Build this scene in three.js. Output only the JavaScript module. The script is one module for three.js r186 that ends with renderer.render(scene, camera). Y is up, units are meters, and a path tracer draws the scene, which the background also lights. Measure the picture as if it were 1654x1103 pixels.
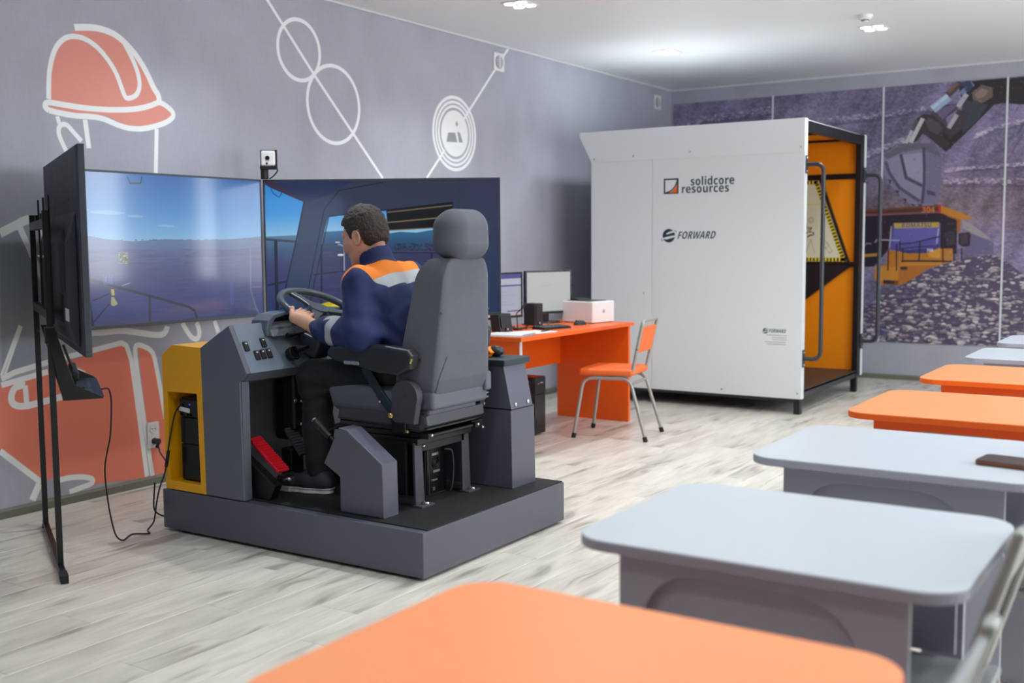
import * as THREE from 'three';
import { RoundedBoxGeometry } from 'three/addons/geometries/RoundedBoxGeometry.js';
import { mergeGeometries, mergeVertices, toCreasedNormals } from 'three/addons/utils/BufferGeometryUtils.js';
import { RectAreaLightUniformsLib } from 'three/addons/lights/RectAreaLightUniformsLib.js';

// ---------------------------------------------------------------- camera, light, exposure
const scene = new THREE.Scene();
const D2R = Math.PI / 180;
const camera = new THREE.PerspectiveCamera(34.549, 1654 / 1103, 0.05, 60);
camera.position.set(0, 1.386, 5.192);
camera.rotation.set(-5.125 * D2R, -56.997 * D2R, -0.4 * D2R, 'YXZ');
camera.focus = 5.1;
camera.userData.fStop = 2.3;
const renderer = new THREE.WebGLRenderer({ antialias: true });
renderer.toneMapping = THREE.LinearToneMapping;
renderer.toneMappingExposure = 0.86;
renderer.shadowMap.enabled = true;
RectAreaLightUniformsLib.init();
scene.background = new THREE.Color(0.01, 0.01, 0.011);
const LAMP = 1.7;             // candela of one downlight disc
const LAMP_COLOR = new THREE.Color(0.91, 0.98, 1.0);
const BLIND = 8;           // radiance of a daylit window blind
const BLIND_COLOR = new THREE.Color(0.93, 0.97, 1.0);
const ROOM = { x0: -2.6, x1: 11.24, z1: 7.2, h: 3.041 };

// ---------------------------------------------------------------- helpers
const used = new Map();
function numbered(name) {
  const n = used.get(name) ?? 0; used.set(name, n + 1);
  return n ? name + '_' + String(n).padStart(3, '0') : name;
}
const offset = new WeakMap();
function shadows(o) { o.castShadow = true; o.receiveShadow = true; return o; }
function tag(o, label, category, group) { o.userData.label = label; o.userData.category = category; if (group) o.userData.group = group; return o; }
// a Group at the thing's base; its parts are given in world coordinates and shifted here
function thing(name, label, category, pos = [0, 0, 0], group) {
  const o = new THREE.Group(); o.name = numbered(name); o.position.set(...pos); scene.add(o);
  offset.set(o, new THREE.Vector3(...pos));
  return tag(o, label, category, group);
}
// the same, with parts given in the thing's own coordinates
function local(name, label, category, pos = [0, 0, 0], turn = 0, group) {
  const o = thing(name, label, category, pos, group); o.rotation.y = turn; offset.set(o, new THREE.Vector3()); return o;
}
function flat(geos) {
  const list = (Array.isArray(geos) ? geos : [geos]).map((g) => {
    const q = g.index ? g.toNonIndexed() : g.clone();
    for (const k of Object.keys(q.attributes)) if (!['position', 'normal', 'uv'].includes(k)) q.deleteAttribute(k);
    if (!q.attributes.normal) q.computeVertexNormals();
    if (!q.attributes.uv) q.setAttribute('uv', new THREE.BufferAttribute(new Float32Array(q.attributes.position.count * 2), 2));
    q.morphAttributes = {}; q.clearGroups();
    return q;
  });
  return list.length > 1 ? mergeGeometries(list) : list[0];
}
// uv in metres from the face's main direction
function boxUV(g) {
  const p = g.attributes.position, uv = g.attributes.uv, a = new THREE.Vector3(), b = new THREE.Vector3(), c = new THREE.Vector3();
  for (let i = 0; i < p.count; i += 3) {
    a.fromBufferAttribute(p, i); b.fromBufferAttribute(p, i + 1); c.fromBufferAttribute(p, i + 2);
    const n = b.clone().sub(a).cross(c.clone().sub(a)); const x = Math.abs(n.x), y = Math.abs(n.y), z = Math.abs(n.z);
    [a, b, c].forEach((v, k) => { if (y >= x && y >= z) uv.setXY(i + k, v.x, v.z); else if (x >= z) uv.setXY(i + k, v.z, v.y); else uv.setXY(i + k, v.x, v.y); });
  }
  return g;
}
function part(parent, name, geos, m, { keepUV = false, label } = {}) {
  let g = flat(geos);
  if (!keepUV) g = boxUV(g);
  const off = offset.get(parent) ?? new THREE.Vector3();
  g.translate(-off.x, -off.y, -off.z);
  const o = shadows(new THREE.Mesh(g, m)); o.name = name; offset.set(o, off); parent.add(o);
  if (label) o.userData.label = label;
  return o;
}
function solo(name, label, category, geos, m, { keepUV = false, group } = {}) {   // a thing that is one mesh
  let g = flat(geos); if (!keepUV) g = boxUV(g);
  g.computeBoundingBox(); const b = g.boundingBox, c = [(b.min.x + b.max.x) / 2, b.min.y, (b.min.z + b.max.z) / 2];
  g.translate(-c[0], -c[1], -c[2]);
  const o = shadows(new THREE.Mesh(g, m)); o.name = numbered(name); o.position.set(...c); scene.add(o);
  return tag(o, label, category, group);
}
function struct(name, geos, m, { keepUV = false } = {}) {
  let g = flat(geos); if (!keepUV) g = boxUV(g);
  const o = shadows(new THREE.Mesh(g, m)); o.name = name; o.userData.kind = 'structure'; scene.add(o); return o;
}
// geometry makers
const box = (x0, x1, y0, y1, z0, z1, r = 0) => (r ? new RoundedBoxGeometry(x1 - x0, y1 - y0, z1 - z0, 2, r) : new THREE.BoxGeometry(x1 - x0, y1 - y0, z1 - z0)).translate((x0 + x1) / 2, (y0 + y1) / 2, (z0 + z1) / 2);
const cbox = (w, h, d, r = 0) => (r ? new RoundedBoxGeometry(w, h, d, 2, r) : new THREE.BoxGeometry(w, h, d));
const cyl = (r, h, x, y, z, seg = 20, r2 = r) => new THREE.CylinderGeometry(r2, r, h, seg).translate(x, y, z);
const V = (a) => new THREE.Vector3(...a);
function rod(a, b, r, seg = 12, r2 = r) {                           // straight bar between two points
  const A = V(a), B = V(b), d = B.clone().sub(A), g = new THREE.CylinderGeometry(r2, r, d.length(), seg);
  g.applyQuaternion(new THREE.Quaternion().setFromUnitVectors(new THREE.Vector3(0, 1, 0), d.normalize()));
  return g.translate((A.x + B.x) / 2, (A.y + B.y) / 2, (A.z + B.z) / 2);
}
function bar(a, b, w, h, up = [0, 1, 0], r = 0.002) {                // square tube between two points
  const A = V(a), B = V(b), d = B.clone().sub(A), L = d.length(), z = d.normalize(), u = V(up);
  const x = u.clone().cross(z).normalize(), y = z.clone().cross(x);
  const g = cbox(w, h, L, r); g.applyMatrix4(new THREE.Matrix4().makeBasis(x, y, z));
  return g.translate((A.x + B.x) / 2, (A.y + B.y) / 2, (A.z + B.z) / 2);
}
function path(pts, bend) {                                           // straight runs joined by rounded bends
  const P = pts.map(V), c = new THREE.CurvePath(); let from = P[0];
  for (let i = 1; i < P.length - 1; i++) {
    const a = P[i - 1].clone().sub(P[i]), b = P[i + 1].clone().sub(P[i]), r = Math.min(bend, a.length() * 0.49, b.length() * 0.49);
    const s = P[i].clone().addScaledVector(a.normalize(), r), e = P[i].clone().addScaledVector(b.normalize(), r);
    c.add(new THREE.LineCurve3(from, s)); c.add(new THREE.QuadraticBezierCurve3(s, P[i].clone(), e)); from = e;
  }
  c.add(new THREE.LineCurve3(from, P[P.length - 1])); return c;
}
function pipe(pts, r, bend = 0.05, n = 64, seg = 10) {
  const c = path(pts, bend), caps = [pts[0], pts[pts.length - 1]].map((p) => new THREE.SphereGeometry(r, seg, 6).translate(...p));
  return [new THREE.TubeGeometry(c, n, r, seg), ...caps];
}
const wire = (pts, r, n = 80) => new THREE.TubeGeometry(new THREE.CatmullRomCurve3(pts.map(V), false, 'catmullrom', 0.4), n, r, 7);
function poly(pts, bevel) { const s = new THREE.Shape(); pts.forEach(([a, b], i) => (i ? s.lineTo(a, b) : s.moveTo(a, b))); s.closePath(); return s; }
function extrude(shape, d, b) {
  return new THREE.ExtrudeGeometry(shape, { depth: d - 2 * b, bevelEnabled: b > 0, bevelThickness: b, bevelSize: b, bevelOffset: -b, bevelSegments: 2, curveSegments: 10 }).translate(0, 0, b);
}
const orient = (pts) => (THREE.ShapeUtils.isClockWise(pts.map(([a, b]) => new THREE.Vector2(a, b))) ? pts.slice().reverse() : pts);
// polygon in (z, y), swept along x
const extX = (zy, x0, x1, b = 0.002, holes = []) => { const s = poly(orient(zy.map(([z, y]) => [-z, y]))); for (const h of holes) s.holes.push(poly(orient(h.map(([z, y]) => [-z, y])))); return extrude(s, x1 - x0, b).rotateY(Math.PI / 2).translate(x0, 0, 0); };
// polygon in (x, z), swept along y
const extY = (xz, y0, y1, b = 0.002, holes = []) => { const s = poly(orient(xz.map(([x, z]) => [x, -z]))); for (const h of holes) s.holes.push(poly(orient(h.map(([x, z]) => [x, -z])))); return extrude(s, y1 - y0, b).rotateX(-Math.PI / 2).translate(0, y0, 0); };
// polygon in (x, y), swept along z
const extZ = (xy, z0, z1, b = 0.002) => extrude(poly(orient(xy)), z1 - z0, b).translate(0, 0, z0);
function roundRect(x0, x1, y0, y1, r, n = 6) {
  const out = []; for (const [cx, cy, a0] of [[x1 - r, y1 - r, 0], [x0 + r, y1 - r, 90], [x0 + r, y0 + r, 180], [x1 - r, y0 + r, 270]]) for (let i = 0; i <= n; i++) { const a = (a0 + (90 * i) / n) * D2R; out.push([cx + r * Math.cos(a), cy + r * Math.sin(a)]); }
  return out;
}
const place = (g, x, y, z, ry = 0, rx = 0, rz = 0) => g.applyMatrix4(new THREE.Matrix4().compose(new THREE.Vector3(x, y, z), new THREE.Quaternion().setFromEuler(new THREE.Euler(rx, ry, rz, 'YXZ')), new THREE.Vector3(1, 1, 1)));

// ---------------------------------------------------------------- textures
function rng(seed) { let s = seed | 0; return () => { s = (s + 0x6d2b79f5) | 0; let t = Math.imul(s ^ (s >>> 15), 1 | s); t = (t + Math.imul(t ^ (t >>> 7), 61 | t)) ^ t; return ((t ^ (t >>> 14)) >>> 0) / 4294967296; }; }
function lattice(nx, ny, seed) {                                     // tileable value noise
  const R = rng(seed), v = new Float32Array(nx * ny).map(() => R());
  const s = (t) => t * t * (3 - 2 * t);
  return (x, y) => { x = ((x % nx) + nx) % nx; y = ((y % ny) + ny) % ny; const i = Math.floor(x), j = Math.floor(y), a = s(x - i), b = s(y - j), i1 = (i + 1) % nx, j1 = (j + 1) % ny;
    return (v[j * nx + i] * (1 - a) + v[j * nx + i1] * a) * (1 - b) + (v[j1 * nx + i] * (1 - a) + v[j1 * nx + i1] * a) * b; };
}
function tex(w, h, fn, srgb, sx = 1, sy = 1) {                       // fn(u, v) -> [r, g, b] 0..1 ; sx, sy: metres per repeat
  const d = new Uint8Array(w * h * 4);
  for (let y = 0; y < h; y++) for (let x = 0; x < w; x++) { const c = fn(x / w, y / h), o = (y * w + x) * 4; for (let k = 0; k < 3; k++) d[o + k] = Math.max(0, Math.min(255, (c[k] ?? c[0]) * 255)); d[o + 3] = 255; }
  const t = new THREE.DataTexture(d, w, h); t.wrapS = t.wrapT = THREE.RepeatWrapping; t.magFilter = THREE.LinearFilter; t.minFilter = THREE.LinearMipmapLinearFilter;
  if (srgb) t.colorSpace = THREE.SRGBColorSpace; t.repeat.set(1 / sx, 1 / sy); t.needsUpdate = true; return t;
}
const n8 = lattice(8, 8, 1), n32 = lattice(32, 32, 2), n128 = lattice(128, 128, 3), n200 = lattice(200, 200, 4);
const fineBump = tex(256, 256, (u, v) => [0.5 * n128(u * 128, v * 128) + 0.5 * n32(u * 32, v * 32)], false, 0.12, 0.12);
const weaveBump = tex(256, 256, (u, v) => { const a = Math.sin(u * 128 * Math.PI * 2 / 2), b = Math.sin(v * 128 * Math.PI * 2 / 2); return [0.5 + 0.22 * a * b + 0.25 * (n128(u * 128, v * 128) - 0.5)]; }, false, 0.12, 0.12);
const roughTex = tex(256, 256, (u, v) => [1, 0.86 + 0.14 * (0.6 * n32(u * 32, v * 32) + 0.4 * n8(u * 8, v * 8)), 1], false, 0.9, 0.9);
const fabricColor = tex(256, 256, (u, v) => { const k = 0.86 + 0.2 * (n128(u * 128, v * 128) * 0.5 + n200(u * 200, v * 200) * 0.5) * 0.5 + 0.05 + 0.015 * (n8(u * 8, v * 8) - 0.5); return [k, k, k]; }, true, 0.25, 0.25);
function mat(color, rough = 0.5, o = {}) {
  const { bump = fineBump, bs = 0.00008, metal = 0, ...rest } = o;
  return new THREE.MeshPhysicalMaterial({ color: new THREE.Color(color), roughness: rough, metalness: metal, roughnessMap: roughTex, bumpMap: bump, bumpScale: bs, ...rest });
}
const fabric = (color, rough = 0.9, bs = 0.0006, o = {}) => mat(color, rough, { bump: weaveBump, bs, map: fabricColor, sheen: 0.25, sheenRoughness: 0.6, sheenColor: new THREE.Color(color).lerp(new THREE.Color(1, 1, 1), 0.4), ...o });
const M = {
  plinth: mat('#5a5c69', 0.36), console: mat('#666975', 0.36), consoleTop: mat('#72808f', 0.36, { bs: 0.00025 }), yellow: mat('#fbb40c', 0.4), rubber: mat('#17181b', 0.75, { bs: 0.0005 }),
  black: mat('#121215', 0.5), blackMetal: mat('#141518', 0.42), blackGloss: mat('#0c0d10', 0.22), darkPlastic: mat('#1b1c20', 0.5, { bs: 0.0002 }), armPlastic: mat('#26272a', 0.42, { bs: 0.0004 }),
  steel: mat('#b9bcc0', 0.3, { metal: 1 }), chrome: mat('#d6d8da', 0.15, { metal: 1 }), brass: mat('#c9b36a', 0.3, { metal: 1 }), tube: mat('#a3a39e', 0.38, { metal: 0.35 }), deskTube: mat('#9a9c99', 0.4, { metal: 0.3 }),
  tv: mat('#3c4049', 0.45), tvBack: mat('#30343c', 0.55, { bs: 0.0003 }), bezel: mat('#1a1b20', 0.3), white: mat('#e4e8eb', 0.45), whitePlastic: mat('#e6e6e6', 0.45), paper: mat('#eef0f2', 0.85),
  orange: mat('#f26412', 0.42, { bs: 0.00005 }), orangeDeskGlare: mat('#fa9860', 0.34, { bs: 0.00005, ior: 1.65 }), orangePad: mat('#f2702c', 0.55, { bs: 0.0003 }), greyDesk: mat('#bfc6ce', 0.32, { bs: 0.00005, ior: 1.6 }), greyEdge: mat('#a3a3af', 0.45),  // orange student desk tops are paled, with glare mixed into the colour
  cabOrange: mat('#ef8f0e', 0.45), handle: mat('#3d4046', 0.4, { metal: 0.2 }), seat: fabric('#61646e', 0.92), seatDark: fabric('#585a63', 0.92), plasticGrey: mat('#46484e', 0.5, { bs: 0.0003 }),
  red: mat('#e0152c', 0.5, { bs: 0.0008 }), wheel: mat('#48535a', 0.35, { bs: 0.0003 }), screenOff: mat('#0a0b0e', 0.12), brown: mat('#6d3c22', 0.45),
};
// ---------------------------------------------------------------- floor
const { x0: RX0, x1: RX1, z1: RZ1, h: RH } = ROOM;
const gA = lattice(40, 96, 11), gB = lattice(90, 400, 12), gC = lattice(14, 30, 13), gD = lattice(200, 500, 14), gE = lattice(26, 64, 15), gF = lattice(9, 24, 16);
const plankTex = tex(2048, 1024, (u, v) => {
  const board = Math.floor(v * 8) + 8 * Math.floor(u * 2), k = board * 0.37;
  const warp = 2.2 * (gC(u * 14, v * 30) - 0.5);
  const streak = gA(u * 20 + k * 3, v * 96 + warp), fine = gB(u * 45, v * 400 + warp * 2), cloud = gC(u * 14 + k, v * 30), pores = gD(u * 100, v * 500);
  let t = 0.825 + 0.035 * ((board * 7919) % 13) / 13 + 0.05 * (streak - 0.5) + 0.035 * (fine - 0.5) + 0.07 * (cloud - 0.5) + 0.015 * (pores - 0.5);
  const vein = gE(u * 13 + k, v * 64 + warp * 1.4), mask = gF(u * 6 + k * 1.7, v * 24 + k), crack = Math.max(0, vein * 0.45 + mask * 0.55 - 0.58) * 1.2 + Math.max(0, vein * 0.6 + mask * 0.4 - 0.74) * 1.6; t -= Math.min(0.17, crack * 0.42) * (0.6 + 0.8 * fine);
  return [t * 1.01, t * 0.985 - 0.01 * crack, t * 0.935 - 0.02 * crack];
}, true, 2.58, 1.544);
const plankBump = tex(1024, 512, (u, v) => [0.5 + 0.5 * (gB(u * 45, v * 400) - 0.5)], false, 2.58, 1.544);
const M_floor = new THREE.MeshPhysicalMaterial({ color: 0xffffff, map: plankTex, roughness: 0.36, bumpMap: plankBump, bumpScale: 0.0004 });
const M_under = mat('#4a4744', 0.9);
const floor = struct('floor', box(RX0 - 0.2, RX1 + 0.2, -0.15, -0.008, -0.2, RZ1 + 0.2), M_under);
function plankGeo(L, W, variant, cut = 1) {                          // board with a fine chamfer round its top; uv in metres
  const c = 0.0016, h = 0.008, w = W / 2, l = (L * cut) / 2, top = [[-l + c, -w + c], [l - c, -w + c], [l - c, w - c], [-l + c, w - c]], low = [[-l, -w], [l, -w], [l, w], [-l, w]];
  const pos = [], uv = [], ou = (variant % 2) * 1.29 + 0.645, ov = Math.floor(variant / 2) * 0.193 + 0.0965;
  const put = (p, y) => { pos.push(p[0], y, p[1]); uv.push(p[0] * 0.99 + ou, p[1] * 0.99 + ov); };
  const quad = (a, ya, b, yb, d, yd, e, ye) => { put(a, ya); put(d, yd); put(b, yb); put(a, ya); put(e, ye); put(d, yd); };
  quad(top[0], 0, top[1], 0, top[2], 0, top[3], 0);
  for (let i = 0; i < 4; i++) { const j = (i + 1) % 4; quad(low[i], -0.0016, low[j], -0.0016, top[j], 0, top[i], 0); quad(low[i], -h, low[j], -h, low[j], -0.0016, low[i], -0.0016); }
  const g = new THREE.BufferGeometry(); g.setAttribute('position', new THREE.Float32BufferAttribute(pos, 3)); g.setAttribute('uv', new THREE.Float32BufferAttribute(uv, 2)); g.computeVertexNormals(); return g;
}
{
  const L = 1.29, W = 0.193, gap = 0.0006, R = rng(5), full = []; for (let i = 0; i < 16; i++) full.push(plankGeo(L - gap, W - gap, i));
  const rest = [], planks = []; let row = 0;
  for (let z = 0; z < RZ1; z += W, row++) {
    const shift = ((row * 0.37 + R() * 0.2) % 1) * L;
    for (let x = RX0 - shift; x < RX1; x += L) {
      const a = Math.max(x, RX0), b = Math.min(x + L, RX1), zc = z + W / 2, zw = Math.min(W, RZ1 - z); if (b - a < 0.02 || zw < 0.02) continue;
      const whole = b - a > L - 0.001 && zw > W - 0.001, v = Math.floor(R() * 16), xc = (a + b) / 2;
      const inView = xc > 1.0 && zc < 5.4 && (xc - 0.0) * 0.545 + (zc - 5.19) * 0.839 > -0.62 * ((xc) * 0.839 - (zc - 5.19) * 0.545) && xc * 0.839 - (zc - 5.19) * 0.545 > 2.4;
      const g = whole ? full[v] : plankGeo(b - a - gap, zw - gap, v);
      if (inView && planks.length < 300) planks.push([g, xc, zc]); else rest.push(g.clone().translate(xc, 0, zc));
    }
  }
  for (const [g, x, z] of planks) { const o = shadows(new THREE.Mesh(g, M_floor)); o.name = 'plank'; o.position.set(x, 0, z); floor.add(o); }
  const o = shadows(new THREE.Mesh(mergeGeometries(rest), M_floor)); o.name = 'plank_rows'; o.userData.kind = 'stuff'; floor.add(o);
}
// ---------------------------------------------------------------- walls and ceiling
const wn1 = lattice(256, 40, 21), wn2 = lattice(40, 256, 22), wn3 = lattice(12, 8, 23);
const WALLC = [0xab / 255, 0xac / 255, 0xb8 / 255];
const wallTone = (u, v) => 1 + 0.02 * (wn1(u * 256, v * 40) - 0.5) + 0.016 * (wn2(u * 40, v * 256) - 0.5) + 0.05 * (wn3(u * 12, v * 8) - 0.5);
const wallTex = tex(512, 512, (u, v) => { const t = wallTone(u, v); return WALLC.map((c) => c * t); }, true, 2, 2);
const M_wall = new THREE.MeshStandardMaterial({ color: 0xffffff, map: wallTex, roughness: 0.8, bumpMap: weaveBump, bumpScale: 0.00015 });
const M_ceil = mat('#eef0f1', 0.5, { bs: 0.0001 });
struct('ceiling', box(RX0 - 0.2, RX1 + 0.2, RH, RH + 0.2, -0.2, RZ1 + 0.2), M_ceil);
const wallLeft = struct('wall_left', box(RX0 - 0.2, RX1 + 0.2, 0, RH, -0.2, -0.004), M_wall);
struct('wall_back', box(RX1, RX1 + 0.2, 0, RH, -0.004, RZ1 + 0.2), M_wall);
struct('wall_front', box(RX0 - 0.2, RX0, 0, RH, -0.004, RZ1 + 0.2), M_wall);
const M_trim = mat('#d4d6da', 0.5), M_base = mat('#8c8f86', 0.5, { map: plankTex });
struct('trim_1', [box(RX0, RX1, RH - 0.016, RH, 0, 0.016, 0.003), box(RX1 - 0.016, RX1, RH - 0.016, RH, 0.016, RZ1, 0.003)], M_trim);
struct('baseboard_left', extX([[0, 0], [0.014, 0], [0.014, 0.038], [0.006, 0.05], [0, 0.05]], RX0, RX1, 0.001), M_base);
struct('baseboard_back', extZ([[RX1, 0], [RX1 - 0.014, 0], [RX1 - 0.014, 0.038], [RX1 - 0.006, 0.05], [RX1, 0.05]], 0.015, RZ1, 0.001), M_base);
// the wallpaper of the left wall, printed with line drawings
const PRINT = { x0: 2.3, x1: 8.3, y0: 0, y1: RH };
const DRAW = {"fills":{"coral1":[[3.581,2.142],[3.577,2.254],[3.596,2.342],[3.644,2.427],[3.708,2.493],[3.74,2.528],[3.845,2.549],[3.952,2.552],[4.065,2.51],[4.18,2.419],[4.244,2.276],[4.284,2.233],[4.264,2.188],[4.111,2.149],[3.943,2.129],[3.731,2.126]],"coral2":[[3.565,2.114],[3.782,2.118],[4.111,2.145],[4.282,2.202],[4.359,2.169],[4.376,2.131],[4.259,2.083],[4.141,2.054],[4.039,2.059],[3.93,2.095],[3.781,2.091],[3.578,2.094]],"red1":[[3.222,0.684],[3.393,0.725],[3.96,0.837],[4.001,0.791],[4.116,0.044],[3.751,0.076],[3.745,0.12],[3.635,0.154],[3.512,0.156],[3.437,0.149],[3.205,0.35]],"red2":[[4.071,0.807],[4.166,0.777],[4.199,0.715],[4.248,0.359],[4.252,0.041],[4.143,0.046]],"red3":[[3.592,0.058],[3.631,0.068],[3.743,0.07],[3.775,0.071],[3.759,0.065]],"tintShade1":[[3.261,1.425],[3.361,1.471],[3.425,1.425],[3.5,1.0],[3.5,0.79],[3.235,0.74]]},"strokes":{"h1":[[3.743,2.544],[3.845,2.563],[3.93,2.562],[4.006,2.544],[4.065,2.51],[4.125,2.463],[4.18,2.4],[4.223,2.331],[4.25,2.277],[4.284,2.247],[4.283,2.214]],"h2":[[4.059,2.504],[4.107,2.433],[4.143,2.358],[4.154,2.285],[4.132,2.234],[4.091,2.21],[4.051,2.204],[4.028,2.261],[3.996,2.34],[3.945,2.406],[3.883,2.461],[3.811,2.495],[3.739,2.5],[3.677,2.48],[3.624,2.424],[3.594,2.351],[3.575,2.262],[3.571,2.151]],"h3":[[3.569,2.093],[3.545,2.103],[3.553,2.137],[3.63,2.131],[3.783,2.125],[3.943,2.13],[4.111,2.149],[4.228,2.182],[4.283,2.212],[4.336,2.19],[4.377,2.165],[4.386,2.137],[4.344,2.102],[4.259,2.07],[4.164,2.046],[4.083,2.039],[3.994,2.051],[3.908,2.08],[3.833,2.085],[3.677,2.077],[3.569,2.093]],"h4":[[3.617,2.067],[3.627,2.028]],"h5":[[3.663,1.886],[3.635,1.937],[3.618,1.984],[3.626,2.017],[3.653,2.031],[3.68,2.024],[3.714,1.987],[3.758,1.948]],"h6":[[3.785,2.064],[3.802,1.913]],"h7":[[4.258,2.054],[4.241,1.799]],"b1":[[3.231,0.716],[3.308,0.743],[3.513,0.779],[3.961,0.842],[3.994,0.825],[4.024,0.738],[4.062,0.414],[4.102,0.054]],"b2":[[4.141,0.047],[4.102,0.335],[4.063,0.648],[4.048,0.809],[4.071,0.827],[4.158,0.792],[4.191,0.738],[4.248,0.374]],"b3":[[3.229,0.684],[3.496,0.727]],"b4":[[3.563,0.73],[3.648,0.739],[3.716,0.691]],"b5":[[3.361,0.669],[3.308,0.675],[3.277,0.626],[3.286,0.575],[3.349,0.558],[3.429,0.568],[3.571,0.584]],"b6":[[3.361,0.669],[3.365,0.569]],"b7":[[3.346,0.982],[3.231,0.733]],"b8":[[3.357,0.976],[3.249,0.731]],"b9":[[3.735,0.915],[3.831,0.908],[3.964,0.915],[4.1,0.887],[4.224,0.863],[4.276,0.876],[4.285,0.915]],"b10":[[3.205,0.35],[3.429,0.144]],"b11":[[3.415,0.14],[3.371,0.061]],"b12":[[3.504,0.134],[3.573,0.144],[3.682,0.131],[3.744,0.106],[3.735,0.079],[3.679,0.076],[3.592,0.062]],"d1":[[3.262,1.452],[3.312,1.477],[3.363,1.498],[3.394,1.517],[3.43,1.526]],"d2":[[3.372,1.484],[3.501,1.19]],"d3":[[3.49,1.499],[3.512,1.425]],"e1":[[4.397,0.927],[4.45,0.834],[4.514,0.816],[4.528,0.88],[4.502,0.923]],"e2":[[4.644,0.924],[4.672,0.85]],"l1":[[5.149,2.951],[5.575,2.523],[6.277,1.864]],"l2":[[7.99,3.051],[7.304,2.38]],"l3":[[7.043,2.119],[6.804,1.887]]}};
{
  const W = 2048, H = 1038, c = document.createElement('canvas'); c.width = W; c.height = H; const g = c.getContext('2d');
  const X = (x) => ((x - PRINT.x0) / (PRINT.x1 - PRINT.x0)) * W, Y = (y) => (1 - y / RH) * H, S = W / (PRINT.x1 - PRINT.x0);
  const im = g.createImageData(W, H);
  for (let y = 0; y < H; y++) for (let x = 0; x < W; x++) { const u = ((x / S + PRINT.x0) / 2) % 1, v = (((H - 1 - y) / S) / 2) % 1, t = wallTone(u, v), o = (y * W + x) * 4; for (let k = 0; k < 3; k++) im.data[o + k] = WALLC[k] * t * 255; im.data[o + 3] = 255; }
  g.putImageData(im, 0, 0);
  const fill = (pts, s) => { g.fillStyle = s; g.beginPath(); pts.forEach(([x, y], i) => (i ? g.lineTo(X(x), Y(y)) : g.moveTo(X(x), Y(y)))); g.closePath(); g.fill(); };
  const stroke = (pts, w, smooth = true) => {
    g.strokeStyle = '#f1f4f4'; g.lineWidth = w * S; g.lineJoin = 'round'; g.lineCap = 'butt'; g.beginPath();
    const p = pts.map(([x, y]) => [X(x), Y(y)]); g.moveTo(...p[0]);
    if (!smooth || p.length < 3) p.slice(1).forEach((q) => g.lineTo(...q));
    else { for (let i = 1; i < p.length - 1; i++) { const m = i < p.length - 2 ? [(p[i][0] + p[i + 1][0]) / 2, (p[i][1] + p[i + 1][1]) / 2] : p[i + 1]; g.quadraticCurveTo(...p[i], ...m); } }
    g.stroke();
  };
  const ring = (x, y, r, w) => { g.strokeStyle = '#f1f4f4'; g.lineWidth = w * S; g.beginPath(); g.arc(X(x), Y(y), r * S, 0, 7); g.stroke(); };
  const F = DRAW.fills, CORAL = '#e4978a';
  fill(F.coral1, CORAL); fill(F.coral2, CORAL); fill(F.red1, '#ef8871'); fill(F.red2, '#ef8871'); fill(F.red3, '#ef8871'); fill(F.tintShade1, '#979fa9');  // last fill: grey print, carried lower to paint in shade behind the television
  const wide = { h1: 0.036, h2: 0.028, h3: 0.031, h4: 0.024, h5: 0.026, h6: 0.03, h7: 0.028, b1: 0.03, b2: 0.03, b3: 0.03, b4: 0.028, b5: 0.036, b6: 0.03, b7: 0.016, b8: 0.014, b9: 0.036, b10: 0.032, b11: 0.04, b12: 0.03, d1: 0.046, d2: 0.034, d3: 0.03, e1: 0.032, e2: 0.03, l1: 0.022, l2: 0.022, l3: 0.022 };
  const sharp = new Set(['b1', 'b10', 'b11', 'l1', 'l2', 'l3', 'b3', 'h6', 'h4', 'h7', 'b6']);
  for (const [k, p] of Object.entries(DRAW.strokes)) stroke(p, wide[k] ?? 0.028, !sharp.has(k));
  ring(5.44, 2.664, 0.196, 0.026); ring(5.768, 2.342, 0.262, 0.026);
  ring(7.18, 2.256, 0.284, 0.026); ring(7.18, 2.256, 0.247, 0.022); ring(7.18, 2.256, 0.212, 0.022);
  g.fillStyle = '#f1f4f4'; g.beginPath(); g.arc(X(7.18), Y(2.256), 0.182 * S, 0, 7); g.fill();
  const mid = '#9a9ca4'; fill([[7.091, 2.257], [7.184, 2.264], [7.213, 2.19], [7.067, 2.184]], mid); fill([[7.214, 2.274], [7.25, 2.268], [7.289, 2.194], [7.236, 2.19]], mid); fill([[7.19, 2.334], [7.209, 2.36], [7.225, 2.334], [7.209, 2.31]], mid);
  const t = new THREE.CanvasTexture(c); t.colorSpace = THREE.SRGBColorSpace; t.anisotropy = 8;
  const m = new THREE.MeshStandardMaterial({ color: 0xffffff, map: t, roughness: 0.8 });
  const paper = (x0, x1, mm, uv) => {
    const gg = flat(new THREE.BoxGeometry(x1 - x0, RH, 0.004).translate((x0 + x1) / 2, RH / 2, -0.002));
    if (uv) { const p = gg.attributes.position, q = gg.attributes.uv; for (let i = 0; i < p.count; i++) q.setXY(i, (p.getX(i) - PRINT.x0) / (PRINT.x1 - PRINT.x0), p.getY(i) / RH); } else boxUV(gg);
    const o = shadows(new THREE.Mesh(gg, mm)); o.name = 'wallpaper'; wallLeft.add(o);
  };
  paper(RX0, PRINT.x0, M_wall); paper(PRINT.x0, PRINT.x1, m, true); paper(PRINT.x1, RX1, M_wall);
}
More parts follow.
